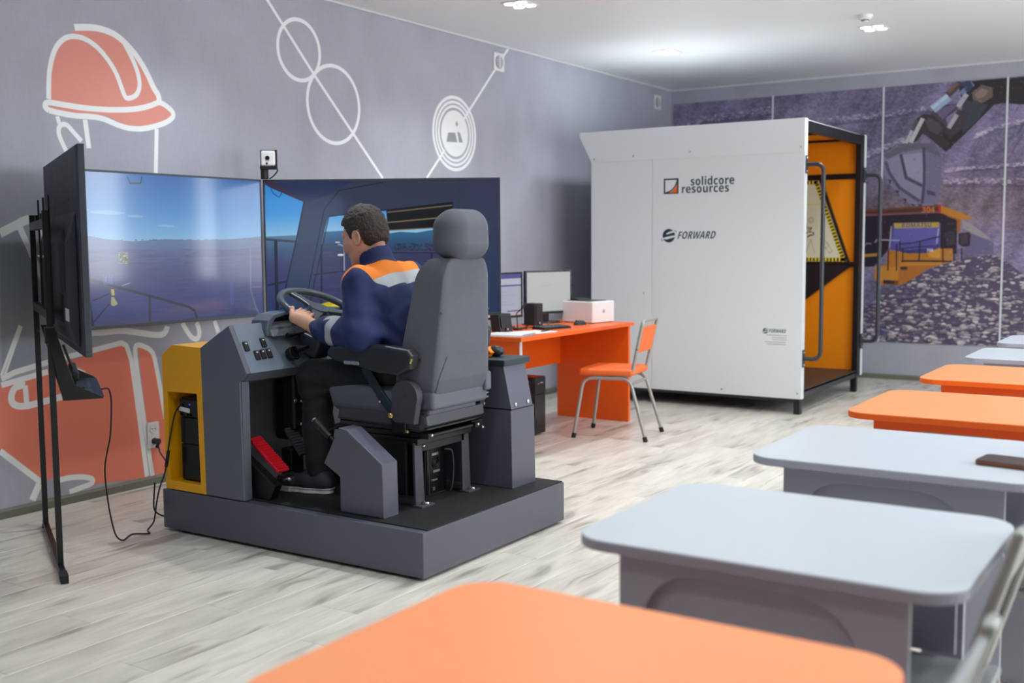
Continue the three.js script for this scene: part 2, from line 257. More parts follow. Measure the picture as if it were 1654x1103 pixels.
// right wall with its windows (beyond the frame; they show in the shiny screens)
const WINDOWS = [[4.2, 0.8], [6.7, 0.7], [8.86, 0.32], [10.55, 0.15]], WY0 = 0.91, WY1 = 2.7;
{
  const xs = [RX0 - 0.2]; for (const [x, WW] of WINDOWS) xs.push(x - WW, x + WW); xs.push(RX1 + 0.2);
  const g = []; for (let i = 0; i < xs.length; i += 2) g.push(box(xs[i], xs[i + 1], 0, RH, RZ1, RZ1 + 0.25));
  for (const [x, WW] of WINDOWS) g.push(box(x - WW, x + WW, 0, WY0, RZ1, RZ1 + 0.25), box(x - WW, x + WW, WY1, RH, RZ1, RZ1 + 0.25));
  struct('wall_right', g, M_wall);
  const M_blind = new THREE.MeshStandardMaterial({ color: 0xcfd2d4, roughness: 0.9, emissive: BLIND_COLOR, emissiveIntensity: 3 });
  WINDOWS.forEach(([x, WW], i) => {
    const w = struct('window_' + (i + 1), [box(x - WW, x - WW + 0.06, WY0, WY1, RZ1 + 0.1, RZ1 + 0.16, 0.004), box(x + WW - 0.06, x + WW, WY0, WY1, RZ1 + 0.1, RZ1 + 0.16, 0.004), box(x - WW, x + WW, WY0, WY0 + 0.06, RZ1 + 0.1, RZ1 + 0.16, 0.004), box(x - WW, x + WW, WY1 - 0.06, WY1, RZ1 + 0.1, RZ1 + 0.16, 0.004), box(x - 0.03, x + 0.03, WY0, WY1, RZ1 + 0.1, RZ1 + 0.16, 0.004)], M.whitePlastic);
    part(w, 'window_pane', box(x - WW + 0.05, x + WW - 0.05, WY0 + 0.05, WY1 - 0.05, RZ1 + 0.125, RZ1 + 0.131), new THREE.MeshPhysicalMaterial({ color: 0xffffff, transmission: 1, roughness: 0.02, thickness: 0 }));
    part(w, 'window_blind', box(x - WW + 0.01, x + WW - 0.01, WY0 + 0.02, WY1 - 0.01, RZ1 + 0.04, RZ1 + 0.046), M_blind);
    const l = new THREE.RectAreaLight(BLIND_COLOR, BLIND, WW * 2 - 0.04, WY1 - WY0 - 0.04); l.position.set(x, (WY0 + WY1) / 2, RZ1 + 0.03); l.name = 'window_light'; scene.add(l);
  });
}
// ---------------------------------------------------------------- printed quarry photograph on the back wall
{
  const z0 = 0.029, pw = 1.13, N = 5, y0 = 0.372, y1 = 2.888, W = 2048, H = Math.round((W * (y1 - y0)) / (pw * N));
  const c = document.createElement('canvas'); c.width = W; c.height = H; const g = c.getContext('2d'), S = W / (pw * N);
  const X = (z) => (z - z0) * S, Y = (y) => (y1 - y) * S, Q = {"L":[["f","#2d262b",[[2.978,2.87],[3.167,2.882],[3.418,2.882],[3.586,2.881],[3.594,2.625],[3.386,2.654],[3.307,2.646],[3.177,2.514],[3.046,2.38],[2.885,2.23],[2.827,2.291],[2.933,2.487],[3.039,2.637]]],["f","#6f5f5a",[[3.103,2.775],[3.195,2.838],[3.289,2.802],[3.291,2.717],[3.2,2.668],[3.118,2.702]]],["f","#8d7a72",[[3.13,2.758],[3.196,2.809],[3.25,2.777],[3.211,2.724],[3.152,2.707]]],["f","#3e4250",[[3.037,2.709],[3.146,2.686],[3.254,2.65],[3.177,2.528],[3.045,2.408],[2.988,2.483]]],["f","#453b44",[[2.984,2.627],[3.095,2.576],[3.017,2.424],[2.909,2.359],[2.88,2.418]]],["f","#4a3f47",[[2.829,2.753],[2.977,2.891],[3.032,2.865],[2.926,2.76],[2.871,2.728]]],["f","#7b5a52",[[2.883,2.806],[2.964,2.878],[2.994,2.866],[2.905,2.776]]],["f","#4d4655",[[2.735,2.616],[2.873,2.678],[2.983,2.684],[2.984,2.627],[2.876,2.548],[2.907,2.445],[2.811,2.364],[2.738,2.485]]],["f","#6b6080",[[2.777,2.627],[2.928,2.674],[2.97,2.656],[2.849,2.536]]],["s","#9fb4d4",[[2.755,2.64],[2.898,2.751]],0.085],["s","#c4d2e6",[[2.748,2.651],[2.891,2.763]],0.03],["s","#6d82a8",[[3.008,2.768],[3.114,2.859]],0.05],["s","#3b4560",[[3.033,2.823],[3.1,2.86]],0.09],["s","#b4b0b8",[[2.984,2.648],[3.062,2.763]],0.045],["s","#b0aab2",[[2.906,2.453],[2.979,2.577]],0.04],["f","#3c343a",[[2.609,2.566],[2.679,2.605],[2.764,2.585],[2.878,2.476],[2.937,2.357],[2.912,2.258],[2.828,2.277],[2.77,2.338],[2.713,2.385],[2.669,2.416],[2.614,2.346],[2.572,2.334]]],["f","#544a52",[[2.68,2.547],[2.75,2.557],[2.851,2.463],[2.811,2.393],[2.725,2.442]]],["s","#2a2429",[[2.852,2.405],[2.938,2.314],[2.912,2.258]],0.03],["s","#bdb8be",[[2.514,2.33],[2.569,2.459]],0.03],["s","#c6c2c8",[[2.557,2.335],[2.666,2.562]],0.04],["s","#5c545c",[[2.569,2.451],[2.609,2.551]],0.03],["f","#8a8298",[[2.643,2.33],[2.677,2.394],[2.749,2.324]]],["f","#86809c",[[2.298,2.245],[2.428,2.305],[2.572,2.327],[2.785,2.315],[2.858,2.188],[2.849,1.985],[2.828,1.723],[2.758,1.71],[2.687,1.726],[2.629,1.743],[2.572,1.729],[2.469,1.821],[2.348,1.959],[2.294,2.096]]],["f","#6b6575",[[2.298,2.23],[2.428,2.3],[2.572,2.327],[2.785,2.315],[2.851,2.181],[2.703,2.195],[2.673,2.27],[2.487,2.25],[2.329,2.184]]],["f","#928ca6",[[2.321,2.169],[2.466,2.229],[2.522,1.997],[2.675,1.911],[2.664,1.771],[2.57,1.818],[2.452,1.911],[2.346,2.049]]],["f","#a099b4",[[2.481,2.221],[2.667,2.234],[2.689,1.932],[2.536,2.012]]],["f","#7a7492",[[2.695,2.254],[2.858,2.173],[2.85,1.956],[2.828,1.738],[2.701,1.741],[2.692,1.962]]],["s","#4e4860",[[2.466,2.229],[2.522,1.997],[2.675,1.911]],0.028],["s","#4e4860",[[2.68,2.284],[2.691,2.108],[2.693,1.932],[2.679,1.741]],0.026],["s","#5a546c",[[2.322,2.162],[2.361,2.048],[2.459,1.903],[2.657,1.764]],0.03],["f","#3f3650",[[2.348,1.989],[2.386,1.979],[2.369,1.94]]],["f","#3f3650",[[2.423,1.882],[2.462,1.872],[2.445,1.834]]],["f","#3f3650",[[2.498,1.798],[2.536,1.788],[2.52,1.75]]],["f","#3f3650",[[2.572,1.744],[2.609,1.734],[2.593,1.696]]],["f","#3f3650",[[2.644,1.742],[2.681,1.732],[2.665,1.694]]],["f","#3f3650",[[2.73,1.711],[2.767,1.701],[2.751,1.663]]],["f","#3f3650",[[2.786,1.739],[2.823,1.729],[2.807,1.691]]],["f","#544866",[[2.719,1.873],[2.797,1.848],[2.805,1.811],[2.727,1.828]]],["f","#857a8c",[[3.051,1.576],[3.174,1.515],[3.325,1.376],[3.342,1.249],[3.106,1.289],[3.065,1.428]]],["f","#a39a9c",[[3.051,1.576],[3.136,1.535],[3.25,1.445],[3.325,1.381],[3.242,1.406],[3.129,1.457],[3.063,1.497]]],["f","#6f668a",[[3.129,1.447],[3.338,1.357],[3.342,1.249],[3.07,1.249],[3.091,1.308]]],["f","#2b1f30",[[2.116,1.675],[2.854,1.699],[3.004,1.587],[3.013,1.249],[2.86,1.289],[2.853,1.55],[2.413,1.556],[2.369,1.29],[2.23,1.125],[2.128,1.124]]],["f","#5a3028",[[2.115,1.696],[2.848,1.724],[2.868,1.699],[2.855,1.644],[2.117,1.628]]],["f","#7a4a3a",[[2.116,1.691],[2.848,1.724],[2.849,1.709],[2.116,1.675]]],["f","#87555a",[[2.116,1.649],[2.855,1.664],[2.855,1.649],[2.117,1.628]]],["f","#c8822e",[[2.843,1.724],[2.906,1.698],[3.059,1.64],[3.158,1.582],[3.042,1.578],[2.946,1.613],[2.855,1.644]]],["f","#a5672a",[[2.855,1.654],[2.946,1.613],[3.042,1.578],[3.035,1.468],[3.008,1.448],[3.004,1.577],[2.928,1.608]]],["f","#c22a30",[[2.831,1.722],[2.856,1.727],[2.858,1.644],[2.835,1.647]]],["f","#c07a26",[[2.359,1.29],[2.429,1.28],[2.549,1.259],[2.726,1.259],[2.859,1.304],[2.974,1.304],[2.977,1.169],[2.882,1.159],[2.691,1.077],[2.635,0.964],[2.457,0.945],[2.296,0.943],[2.233,1.01],[2.241,1.125],[2.352,1.146]]],["f","#cf8a30",[[2.241,1.125],[2.478,1.126],[2.481,0.982],[2.254,0.99]]],["f","#b5702a",[[2.478,1.131],[2.882,1.159],[2.691,1.077],[2.635,0.964],[2.467,0.945]]],["f","#d99a3c",[[2.735,1.259],[2.859,1.309],[2.862,1.209],[2.775,1.219]]],["f","#cd8730",[[2.492,1.167],[2.882,1.184],[2.878,1.144],[2.493,1.131]]],["f","#7b4a24",[[2.335,0.991],[2.476,0.988],[2.467,0.945],[2.326,0.949]]],["f","#2b2230",[[2.325,0.991],[2.436,0.984],[2.432,0.956],[2.326,0.96]]],["f","#2b2230",[[2.634,1.02],[2.688,1.021],[2.679,0.985],[2.64,0.983]]],["f","#3a2630",[[2.488,1.124],[2.557,1.125],[2.553,1.096],[2.493,1.096]]],["f","#5a56a2",[[2.413,1.556],[2.848,1.558],[2.859,1.329],[2.764,1.274],[2.559,1.259],[2.378,1.306]]],["f","#6864b0",[[2.424,1.505],[2.835,1.505],[2.837,1.43],[2.547,1.351],[2.407,1.372]]],["f","#3d3a78",[[2.378,1.306],[2.558,1.29],[2.763,1.305],[2.853,1.349],[2.854,1.319],[2.726,1.259],[2.549,1.257]]],["f","#c2a64e",[[2.415,1.556],[2.841,1.558],[2.844,1.508],[2.424,1.503]]],["f","#b98d3a",[[2.125,1.249],[2.268,1.26],[2.269,1.229],[2.126,1.218]]],["s","#b5b2c8",[[2.393,1.526],[2.378,1.311]],0.012],["s","#b5b2c8",[[2.84,1.5],[2.825,1.35]],0.012],["s","#2a2233",[[2.24,1.373],[2.242,1.291]],0.012],["s","#2a2233",[[2.477,1.382],[2.479,1.3]],0.012],["s","#2a2233",[[2.669,1.371],[2.664,1.188]],0.012],["s","#2a2233",[[2.447,1.352],[2.452,1.085]],0.012],["s","#2a2233",[[2.369,1.29],[2.368,1.084]],0.012],["s","#2a2233",[[2.508,1.305],[2.51,1.167]],0.012],["s","#2a2233",[[2.878,1.489],[2.887,1.169]],0.012],["s","#2a2233",[[2.983,1.329],[2.992,1.159]],0.012],["s","#2a2233",[[3.054,1.309],[3.062,1.169]],0.012],["s","#b0a8b4",[[2.235,1.363],[2.255,1.394],[2.472,1.384]],0.012],["s","#8a8494",[[2.133,1.333],[2.154,1.358],[2.205,1.353]],0.012],["s","#2e2636",[[2.477,1.372],[2.477,1.351],[2.606,1.361],[2.852,1.42]],0.012],["s","#2a2233",[[2.496,1.183],[2.968,1.181]],0.016],["s","#33293a",[[2.478,1.305],[2.801,1.33]],0.01],["f","#2a2230",[[2.888,1.479],[2.988,1.486],[3.007,1.468],[3.011,1.329],[2.974,1.304],[2.893,1.309]]],["f","#3e3444",[[2.903,1.464],[2.988,1.47],[2.996,1.339],[2.916,1.329]]],["f","#322834",[[3.022,1.448],[3.12,1.459],[3.132,1.437],[3.128,1.328],[3.068,1.318],[3.024,1.348]]],["f","#4a3e48",[[3.041,1.433],[3.106,1.442],[3.109,1.348],[3.048,1.343]]],["f","#b9803a",[[2.908,1.289],[2.964,1.299],[2.967,1.189],[2.92,1.184]]]],"t":{"n304":[2.739,1.68],"kom":[2.633,1.531],"num":[2.734,1.289]}}, DRAW_PILE = [[2.123, 0.696], [2.315, 0.842], [2.53, 0.958], [2.687, 1.056], [2.817, 1.126], [3.072, 1.208], [3.297, 1.24], [3.396, 1.235], [3.611, 1.052], [3.767, 0.949]], R = rng(77);
  const na = lattice(60, 30, 31), nb = lattice(240, 160, 32), nc = lattice(500, 300, 33), nd = lattice(10, 6, 34);
  const im = g.createImageData(W, H);
  for (let y = 0; y < H; y++) for (let x = 0; x < W; x++) {
    const u = x / W, v = y / H, s = v * 1.0 + 0.12 * u;
    const rock = 0.4 * na(u * 60 + v * 14, v * 15) + 0.35 * nb(u * 240 - v * 50, v * 160) + 0.25 * nc(u * 500, v * 300);
    let t = 0.47 + 0.34 * (rock - 0.48) + 0.14 * (nd(u * 10, v * 6) - 0.5);
    const dust = Math.exp(-(((u - 0.5) / 0.13) ** 2 + ((v - 0.47) / 0.14) ** 2)) * 0.1 + Math.exp(-(((u - 0.27) / 0.09) ** 2 + ((v - 0.12) / 0.08) ** 2)) * 0.14, brown = Math.exp(-(((v - 0.46) / 0.09) ** 2));
    t += dust - 0.1 * brown; const o = (y * W + x) * 4;
    im.data[o] = t * 255 * (1.0 + 0.06 * brown); im.data[o + 1] = t * 0.92 * 255; im.data[o + 2] = t * (1.18 - 0.12 * brown - 0.5 * dust) * 255; im.data[o + 3] = 255;
  }
  g.putImageData(im, 0, 0);
  const trace = (p) => { g.beginPath(); p.forEach(([z, y], i) => (i ? g.lineTo(X(z), Y(y)) : g.moveTo(X(z), Y(y)))); };
  const fill = (p, s) => { trace(p); g.closePath(); g.fillStyle = s; g.fill(); };
  const line = (p, w, s) => { trace(p); g.lineWidth = w * S; g.strokeStyle = s; g.lineJoin = 'round'; g.stroke(); };
  const speck = (n, za, zb, ya, yb, cols, r0, r1) => { for (let i = 0; i < n; i++) { g.fillStyle = cols[Math.floor(R() * cols.length)]; const z = za + R() * (zb - za), y = ya + R() * (yb - ya), r = r0 + R() * (r1 - r0); g.beginPath(); for (let k = 0; k < 5; k++) { const a = k * 1.256 + R(), q = r * (0.5 + R() * 0.8); g.lineTo(X(z + q * Math.cos(a) * 1.6), Y(y + q * Math.sin(a))); } g.closePath(); g.fill(); } };
  // gullies and broken ledges of the pit wall
  for (let i = 0; i < 420; i++) { const z = R() * 5.7, y = 1.9 + R() * 1.0, l = 0.05 + R() * 0.22; g.globalAlpha = 0.1 + R() * 0.14; line([[z, y], [z - l * 0.5 + (R() - 0.5) * 0.05, y - l]], 0.006 + R() * 0.02, R() < 0.5 ? '#3c3552' : '#9a90ac'); } g.globalAlpha = 1;
  const ledge = (p, w, n = 90) => { for (let i = 0; i < p.length - 1; i++) { g.globalAlpha = 0.3; line([[p[i][0], p[i][1] - w * 0.6], [p[i + 1][0], p[i + 1][1] - w * 0.6]], w * 0.7, '#3a3350'); for (let k = 0; k < n; k++) { const t = R(), z = p[i][0] + (p[i + 1][0] - p[i][0]) * t, y = p[i][1] + (p[i + 1][1] - p[i][1]) * t + (R() - 0.5) * w; g.fillStyle = ['#c9bfd2', '#b3a6bd', '#8f849e', '#e0d8e2'][Math.floor(R() * 4)]; g.globalAlpha = 0.2 + R() * 0.45; g.beginPath(); g.ellipse(X(z), Y(y), (0.005 + R() * 0.018) * S, (0.003 + R() * 0.007) * S, -0.2 + R() * 0.5, 0, 7); g.fill(); } } g.globalAlpha = 1; };
  ledge([[0.1, 2.66], [0.6, 2.72], [1.15, 2.75]], 0.07); ledge([[1.2, 2.62], [1.7, 2.6], [2.3, 2.62]], 0.06); ledge([[2.3, 2.62], [2.75, 2.66]], 0.05, 50); ledge([[2.05, 2.2], [2.3, 2.3], [2.55, 2.38]], 0.06); ledge([[3.15, 2.36], [3.3, 2.43], [3.7, 2.5], [4.6, 2.55], [5.7, 2.5]], 0.04); ledge([[2.88, 2.05], [3.2, 2.07], [3.7, 2.09], [4.7, 2.1], [5.7, 2.05]], 0.035); ledge([[2.88, 1.95], [3.2, 1.94], [3.7, 1.92], [4.7, 1.9], [5.7, 1.9]], 0.06);
  for (const q of Q.L) (q[0] === 'f' ? fill(q[2], q[1]) : line(q[2], q[3], q[1]));
  g.globalAlpha = 0.22; speck(700, 2.25, 3.6, 1.2, 2.88, ['#b9b0c6', '#3a3148', '#8b83a0'], 0.003, 0.012); g.globalAlpha = 1;
  g.textAlign = 'center'; g.textBaseline = 'middle'; const write = (s, p, h, col) => { g.font = 'bold ' + Math.round(h * S) + 'px sans-serif'; g.fillStyle = col; g.fillText(s, X(p[0]), Y(p[1])); };
  write('304', Q.t.n304, 0.075, '#d9823a'); write('KOMATSU', Q.t.kom, 0.062, '#5d559a'); write('768', [Q.t.num[0] + 0.03, Q.t.num[1]], 0.04, '#e8e6f6');
  // heap of broken ore in front
  g.save(); trace([...DRAW_PILE, [5.7, 1.15], [5.7, 0.3], [2.0, 0.3]]); g.closePath(); g.clip(); g.fillStyle = '#574c66'; g.fillRect(X(2), Y(1.4), S * 4, S * 1.2);
  const rocks = []; for (let i = 0; i < 3000; i++) { const d = R(); rocks.push([2.03 + R() * 3.7, 1.27 - d * 0.93, (0.01 + 0.03 * R() * R()) * (0.7 + 0.5 * d) + (R() < 0.014 ? 0.045 * R() + 0.012 : 0)]); }
  rocks.sort((a, b) => b[1] - a[1]);
  for (const [z, y, r] of rocks) {
    const n = 5, a0 = R() * 6, p = [], big = r > 0.042, sk = (R() - 0.5) * 0.8; for (let k = 0; k < n; k++) { const a = a0 + (k / n) * 6.283, q = r * (0.45 + R() * 0.8), dz = q * Math.cos(a) * 1.8; p.push([z + dz, y + q * Math.sin(a) * 0.75 + dz * sk * 0.5]); }
    const k = R(), col = big ? [112, 100, 150] : k < 0.26 ? [110, 100, 130] : k < 0.5 ? [150, 140, 152] : k < 0.82 ? [186, 176, 182] : [214, 206, 206];
    g.globalAlpha = 0.6; fill(p.map(([a, b]) => [a + r * 0.25, b - r * 0.35]), '#3a3048'); g.globalAlpha = 1; fill(p, `rgb(${col.map((q) => q * 0.76)})`);
    fill(p.map(([a, b]) => [z + (a - z) * 0.86, y + (b - y) * 0.55 + r * 0.3]), big ? `rgb(${[138, 126, 168]})` : `rgb(${col})`);
  }
  g.restore();
  const t = new THREE.CanvasTexture(c); t.colorSpace = THREE.SRGBColorSpace; t.anisotropy = 8;
  const m = new THREE.MeshStandardMaterial({ color: 0xffffff, map: t, roughness: 0.55 });
  const mural = thing('wall_mural', 'large printed quarry photograph with excavator bucket and haul truck', 'mural', [RX1, y0, z0 + (pw * N) / 2]);
  for (let i = 0; i < N; i++) {
    const za = z0 + i * pw, zb = za + pw, gg = flat(box(RX1 - 0.008, RX1 - 0.001, y0, y1, za, zb)), p = gg.attributes.position, q = gg.attributes.uv;
    for (let k = 0; k < p.count; k++) q.setXY(k, (p.getZ(k) - z0) / (pw * N), (p.getY(k) - y0) / (y1 - y0));
    part(mural, 'print_panel', gg, m, { keepUV: true });
    if (i) part(mural, 'joint_strip', box(RX1 - 0.014, RX1 - 0.001, y0, y1 + 0.008, za - 0.009, za + 0.009, 0.002), M_trim);
  }
}
// ---------------------------------------------------------------- downlights on the ceiling: four discs in a square plate, each a lamp
const M_disc = new THREE.MeshStandardMaterial({ color: 0xffffff, emissive: new THREE.Color(0.95, 0.98, 1), emissiveIntensity: 6, roughness: 0.5 });
{
  const seen = { '6.59,1': 'ceiling downlight of four bright discs nearest the helmet drawing', '8.94,1.02': 'ceiling downlight of four bright discs above the white cabin roof', '8.88,2.81': 'ceiling downlight of four bright discs beside the smoke detector' };
  for (const x of [-0.3, 2.0, 4.3, 6.59, 8.9]) for (const z of [1, 2.81, 4.6, 6.4]) {
    if (x < 3 && z === 1 || x < 1 && z !== 4.6) continue;
    const xx = x === 8.9 ? (z === 1 ? 8.94 : 8.88) : x, zz = x === 8.9 && z === 1 ? 1.02 : z, key = xx + ',' + zz, near = seen[key];
    const t = thing('ceiling_downlight', near ?? 'flat ceiling downlight of four bright discs, outside the picture', 'ceiling light', [xx, RH - 0.012, zz], near ? 'ceiling downlights' : 'ceiling downlights outside the picture');
    part(t, 'plate', extY(roundRect(xx - 0.11, xx + 0.11, zz - 0.1, zz + 0.1, 0.02), RH - 0.007, RH - 0.001, 0.002), M.whitePlastic);
    const lamp = (lx, lz, cd, r) => { const l = new THREE.SpotLight(LAMP_COLOR, cd, 0, 65 * D2R, 0.8, 2); l.position.set(lx, RH - 0.046, lz); l.target.position.set(lx, 0, lz); l.shadow.radius = r / 0.02; l.castShadow = true; l.name = 'downlight_lamp'; scene.add(l, l.target); };
    for (const dx of [-0.058, 0.058]) for (const dz of [-0.047, 0.047]) { part(t, 'light_disc', cyl(0.038, 0.004, xx + dx, RH - 0.009, zz + dz, 24), M_disc); if (near) lamp(xx + dx, zz + dz, LAMP, 0.03); }
    if (!near) lamp(xx, zz, LAMP * 4, 0.04);
  }
  const s = thing('smoke_detector', 'round white smoke detector on the ceiling beside a downlight', 'smoke detector', [8.36, RH - 0.06, 2.886]);
  part(s, 'base', cyl(0.055, 0.014, 8.36, RH - 0.008, 2.886, 28), M.whitePlastic);
  part(s, 'sensor_head', new THREE.LatheGeometry([[0, -0.052], [0.02, -0.052], [0.026, -0.046], [0.026, -0.036], [0.044, -0.032], [0.05, -0.022], [0.05, -0.014]].map(([a, b]) => new THREE.Vector2(a, b)), 28).translate(8.36, RH, 2.886), M.whitePlastic);
  part(s, 'grille', cyl(0.028, 0.006, 8.36, RH - 0.041, 2.886, 20), M.darkPlastic);
}
// ---------------------------------------------------------------- wall fittings
for (const [x, y, label] of [[7.81, 2.896, 'square white wall vent crossed by the diagonal white line'], [10.88, 2.875, 'square white wall vent close to the far corner']]) {
  const v = thing('wall_vent', label, 'vent', [x, y - 0.075, 0.012], 'wall vents');
  part(v, 'frame', extZ(roundRect(x - 0.078, x + 0.078, y - 0.075, y + 0.075, 0.008), 0, 0.012, 0.003), M.whitePlastic);
  part(v, 'round_opening', new THREE.CylinderGeometry(0.054, 0.054, 0.004, 32).rotateX(Math.PI / 2).translate(x, y, 0.0135), mat('#5d6068', 0.7));
  const f = []; for (let i = -3; i <= 3; i++) { const h = Math.sqrt(0.052 ** 2 - (i * 0.014) ** 2); f.push(box(x - h, x + h, y + i * 0.014 - 0.003, y + i * 0.014 + 0.003, 0.014, 0.02)); }
  f.push(box(x - 0.005, x + 0.005, y - 0.052, y + 0.052, 0.014, 0.021)); part(v, 'grille', f, M.whitePlastic);
}
{
  const x = 4.15, y = 0.291, s = thing('wall_socket', 'white double wall socket on the orange-red drawing beside the yellow cabinet', 'socket', [x, y - 0.075, 0.01]);
  part(s, 'frame', extZ(roundRect(x - 0.041, x + 0.041, y - 0.076, y + 0.076, 0.008), 0, 0.012, 0.003), M.whitePlastic);
  for (const dy of [0.036, -0.036]) { const o = part(s, 'outlet', new THREE.TorusGeometry(0.023, 0.004, 8, 28).translate(x, y + dy, 0.012), M.whitePlastic); part(o, 'pin_hole', [cyl(0.003, 0.004, 0, 0, 0).rotateX(Math.PI / 2).translate(x - 0.009, y + dy, 0.0125), cyl(0.003, 0.004, 0, 0, 0).rotateX(Math.PI / 2).translate(x + 0.009, y + dy, 0.0125)], M.darkPlastic); }
  const c = thing('power_cord', 'black power cord plugged into the wall socket and run behind the yellow cabinet', 'cable', [x, 0.2, 0.03]);
  part(c, 'plug', [new THREE.CylinderGeometry(0.019, 0.016, 0.04, 18).rotateX(Math.PI / 2).translate(x, y - 0.036, 0.032), new THREE.CylinderGeometry(0.008, 0.011, 0.03, 12).rotateX(0.5).translate(x, y - 0.056, 0.045)], M.black);
  part(c, 'cord', wire([[x, y - 0.06, 0.05], [4.14, 0.19, 0.08], [4.08, 0.12, 0.25], [3.95, 0.06, 0.5], [3.62, 0.03, 0.78], [3.46, 0.1, 0.86], [3.452, 0.24, 0.878]], 0.004), M.black);
  const d = thing('tracker_cable', 'thin black cable hanging from the black shelf plate and looping on the floor', 'cable', [3.43, 0, 0.7]);
  part(d, 'cord', wire([[2.975, 0.772, 1.15], [3.02, 0.765, 1.135], [3.05, 0.7, 1.11], [3.06, 0.55, 1.08], [3.11, 0.38, 0.965], [3.13, 0.2, 0.955], [3.17, 0.06, 0.94], [3.24, 0.008, 0.9], [3.34, 0.006, 0.84], [3.39, 0.006, 0.9], [3.43, 0.006, 0.84], [3.445, 0.05, 0.87], [3.45, 0.14, 0.888], [3.462, 0.215, 0.9], [3.475, 0.3, 0.93], [3.488, 0.44, 0.95], [3.508, 0.58, 0.975], [3.527, 0.625, 1.0]], 0.0038, 160), M.black);
  part(d, 'ferrite', rod([3.478, 0.32, 0.933], [3.486, 0.4, 0.945], 0.008), M.black);
}
// ---------------------------------------------------------------- screens of the driving simulator
const TV = { w: 1.448, h: 0.83, y: 0.95 };
const SCR = {a:{"horizon":[[0.151,0.41],[0.222,0.431],[0.343,0.447],[0.495,0.433],[0.674,0.441],[0.838,0.433],[0.994,0.413]],"rail":[[0.143,0.68],[0.405,0.802],[0.594,0.894],[0.624,0.922],[0.635,0.977]],"post":[[0.412,0.808],[0.408,0.987]],"post2":[[0.145,0.751],[0.164,0.97]],"r3":[[0.161,0.817],[0.231,0.778]],"r4":[[0.164,0.948],[0.23,0.845]],"lamp":[[0.244,0.757],[0.249,0.858]],"hook":[[0.331,0.031],[0.341,0.075],[0.388,0.071],[0.396,0.031]],"sq":[[0.281,0.52],[0.32,0.588]],"loop":[[0.993,0.439],[0.944,0.439],[0.929,0.477],[0.926,0.805],[0.953,0.934],[0.972,0.981]],"loop2":[[0.927,0.78],[0.986,0.783]],"paper":[[0.895,0.041],[0.988,0.205]],"cloud":[[0.155,0.265],[0.271,0.266],[0.418,0.295]],"hill":[[0.585,0.545],[0.673,0.499],[0.809,0.512],[0.992,0.49]],"bars":[[0.813,0.735],[0.828,0.91]]},b:{"win1":[[0.01,0.035],[0.034,0.06],[0.173,0.166],[0.14,0.418],[0.06,0.976],[-0.005,0.975]],"pillar":[[0.173,0.166],[0.183,0.154],[0.258,0.198],[0.309,0.089],[0.381,0.06],[0.509,0.025],[0.239,0.021],[0.11,0.018]],"hor1":[[0.007,0.416],[0.141,0.406]],"win2":[[0.275,0.272],[0.336,0.261],[0.393,0.249],[0.521,0.233],[0.801,0.176],[0.8,0.353],[0.75,0.98],[0.161,0.976]],"line1":[[0.161,0.976],[0.258,0.223],[0.324,0.083],[0.509,0.028]],"line2":[[0.179,0.976],[0.278,0.272],[0.364,0.255]],"shade":[[0.521,0.227],[0.801,0.176],[0.8,0.353],[0.527,0.38]],"st1":[[0.528,0.245],[0.801,0.197]],"st2":[[0.527,0.319],[0.801,0.28]],"st3":[[0.527,0.376],[0.8,0.353]],"hor2":[[0.259,0.382],[0.334,0.377],[0.534,0.398],[0.577,0.387],[0.648,0.394],[0.754,0.364],[0.804,0.359]],"yel":[[0.161,0.976],[0.234,0.914],[0.314,0.878],[0.327,0.983]],"hook":[[0.034,0.066],[0.045,0.103],[0.069,0.128],[0.08,0.098]],"railA":[[0.007,0.435],[0.14,0.455]],"railB":[[0.005,0.776],[0.092,0.745]],"postA":[[0.049,0.454],[0.047,0.982]],"railC":[[0.247,0.481],[0.322,0.476],[0.34,0.494],[0.339,0.667]],"postC":[[0.244,0.481],[0.238,0.902]],"railD":[[0.208,0.697],[0.338,0.673]],"railE":[[0.525,0.539],[0.753,0.542]],"postE":[[0.71,0.542],[0.709,0.646]],"far":[[0.802,0.024],[0.998,0.982]]}};
function screenTexture(draw) { const c = document.createElement('canvas'); c.width = 1280; c.height = 736; draw(c.getContext('2d'), (u) => u * 1280, (v) => v * 736); const t = new THREE.CanvasTexture(c); t.colorSpace = THREE.SRGBColorSpace; return t; }
function kit(g, X, Y) {
  const trace = (p) => { g.beginPath(); p.forEach(([u, v], i) => (i ? g.lineTo(X(u), Y(v)) : g.moveTo(X(u), Y(v)))); };
  return { fill: (p, s) => { trace(p); g.closePath(); g.fillStyle = s; g.fill(); }, line: (p, w, s) => { trace(p); g.lineWidth = w; g.strokeStyle = s; g.lineJoin = 'round'; g.lineCap = 'round'; g.stroke(); }, grad: (a, b, stops) => { const q = g.createLinearGradient(0, Y(a), 0, Y(b)); stops.forEach(([t, s]) => q.addColorStop(t, s)); return q; } };
}
const R9 = rng(9);
function terrain(g, X, Y, u0, u1, v0, v1) { for (let i = 0; i < 900; i++) { const v = v0 + (v1 - v0) * R9(), u = u0 + (u1 - u0) * R9(); g.fillStyle = ['#2f3f72', '#4a4a7e', '#3d4478', '#5b5688', '#283865'][Math.floor(R9() * 5)]; g.globalAlpha = 0.16; g.beginPath(); g.ellipse(X(u), Y(v), 10 + 70 * R9(), 1.5 + 5 * R9(), 0, 0, 7); g.fill(); } g.globalAlpha = 1; }
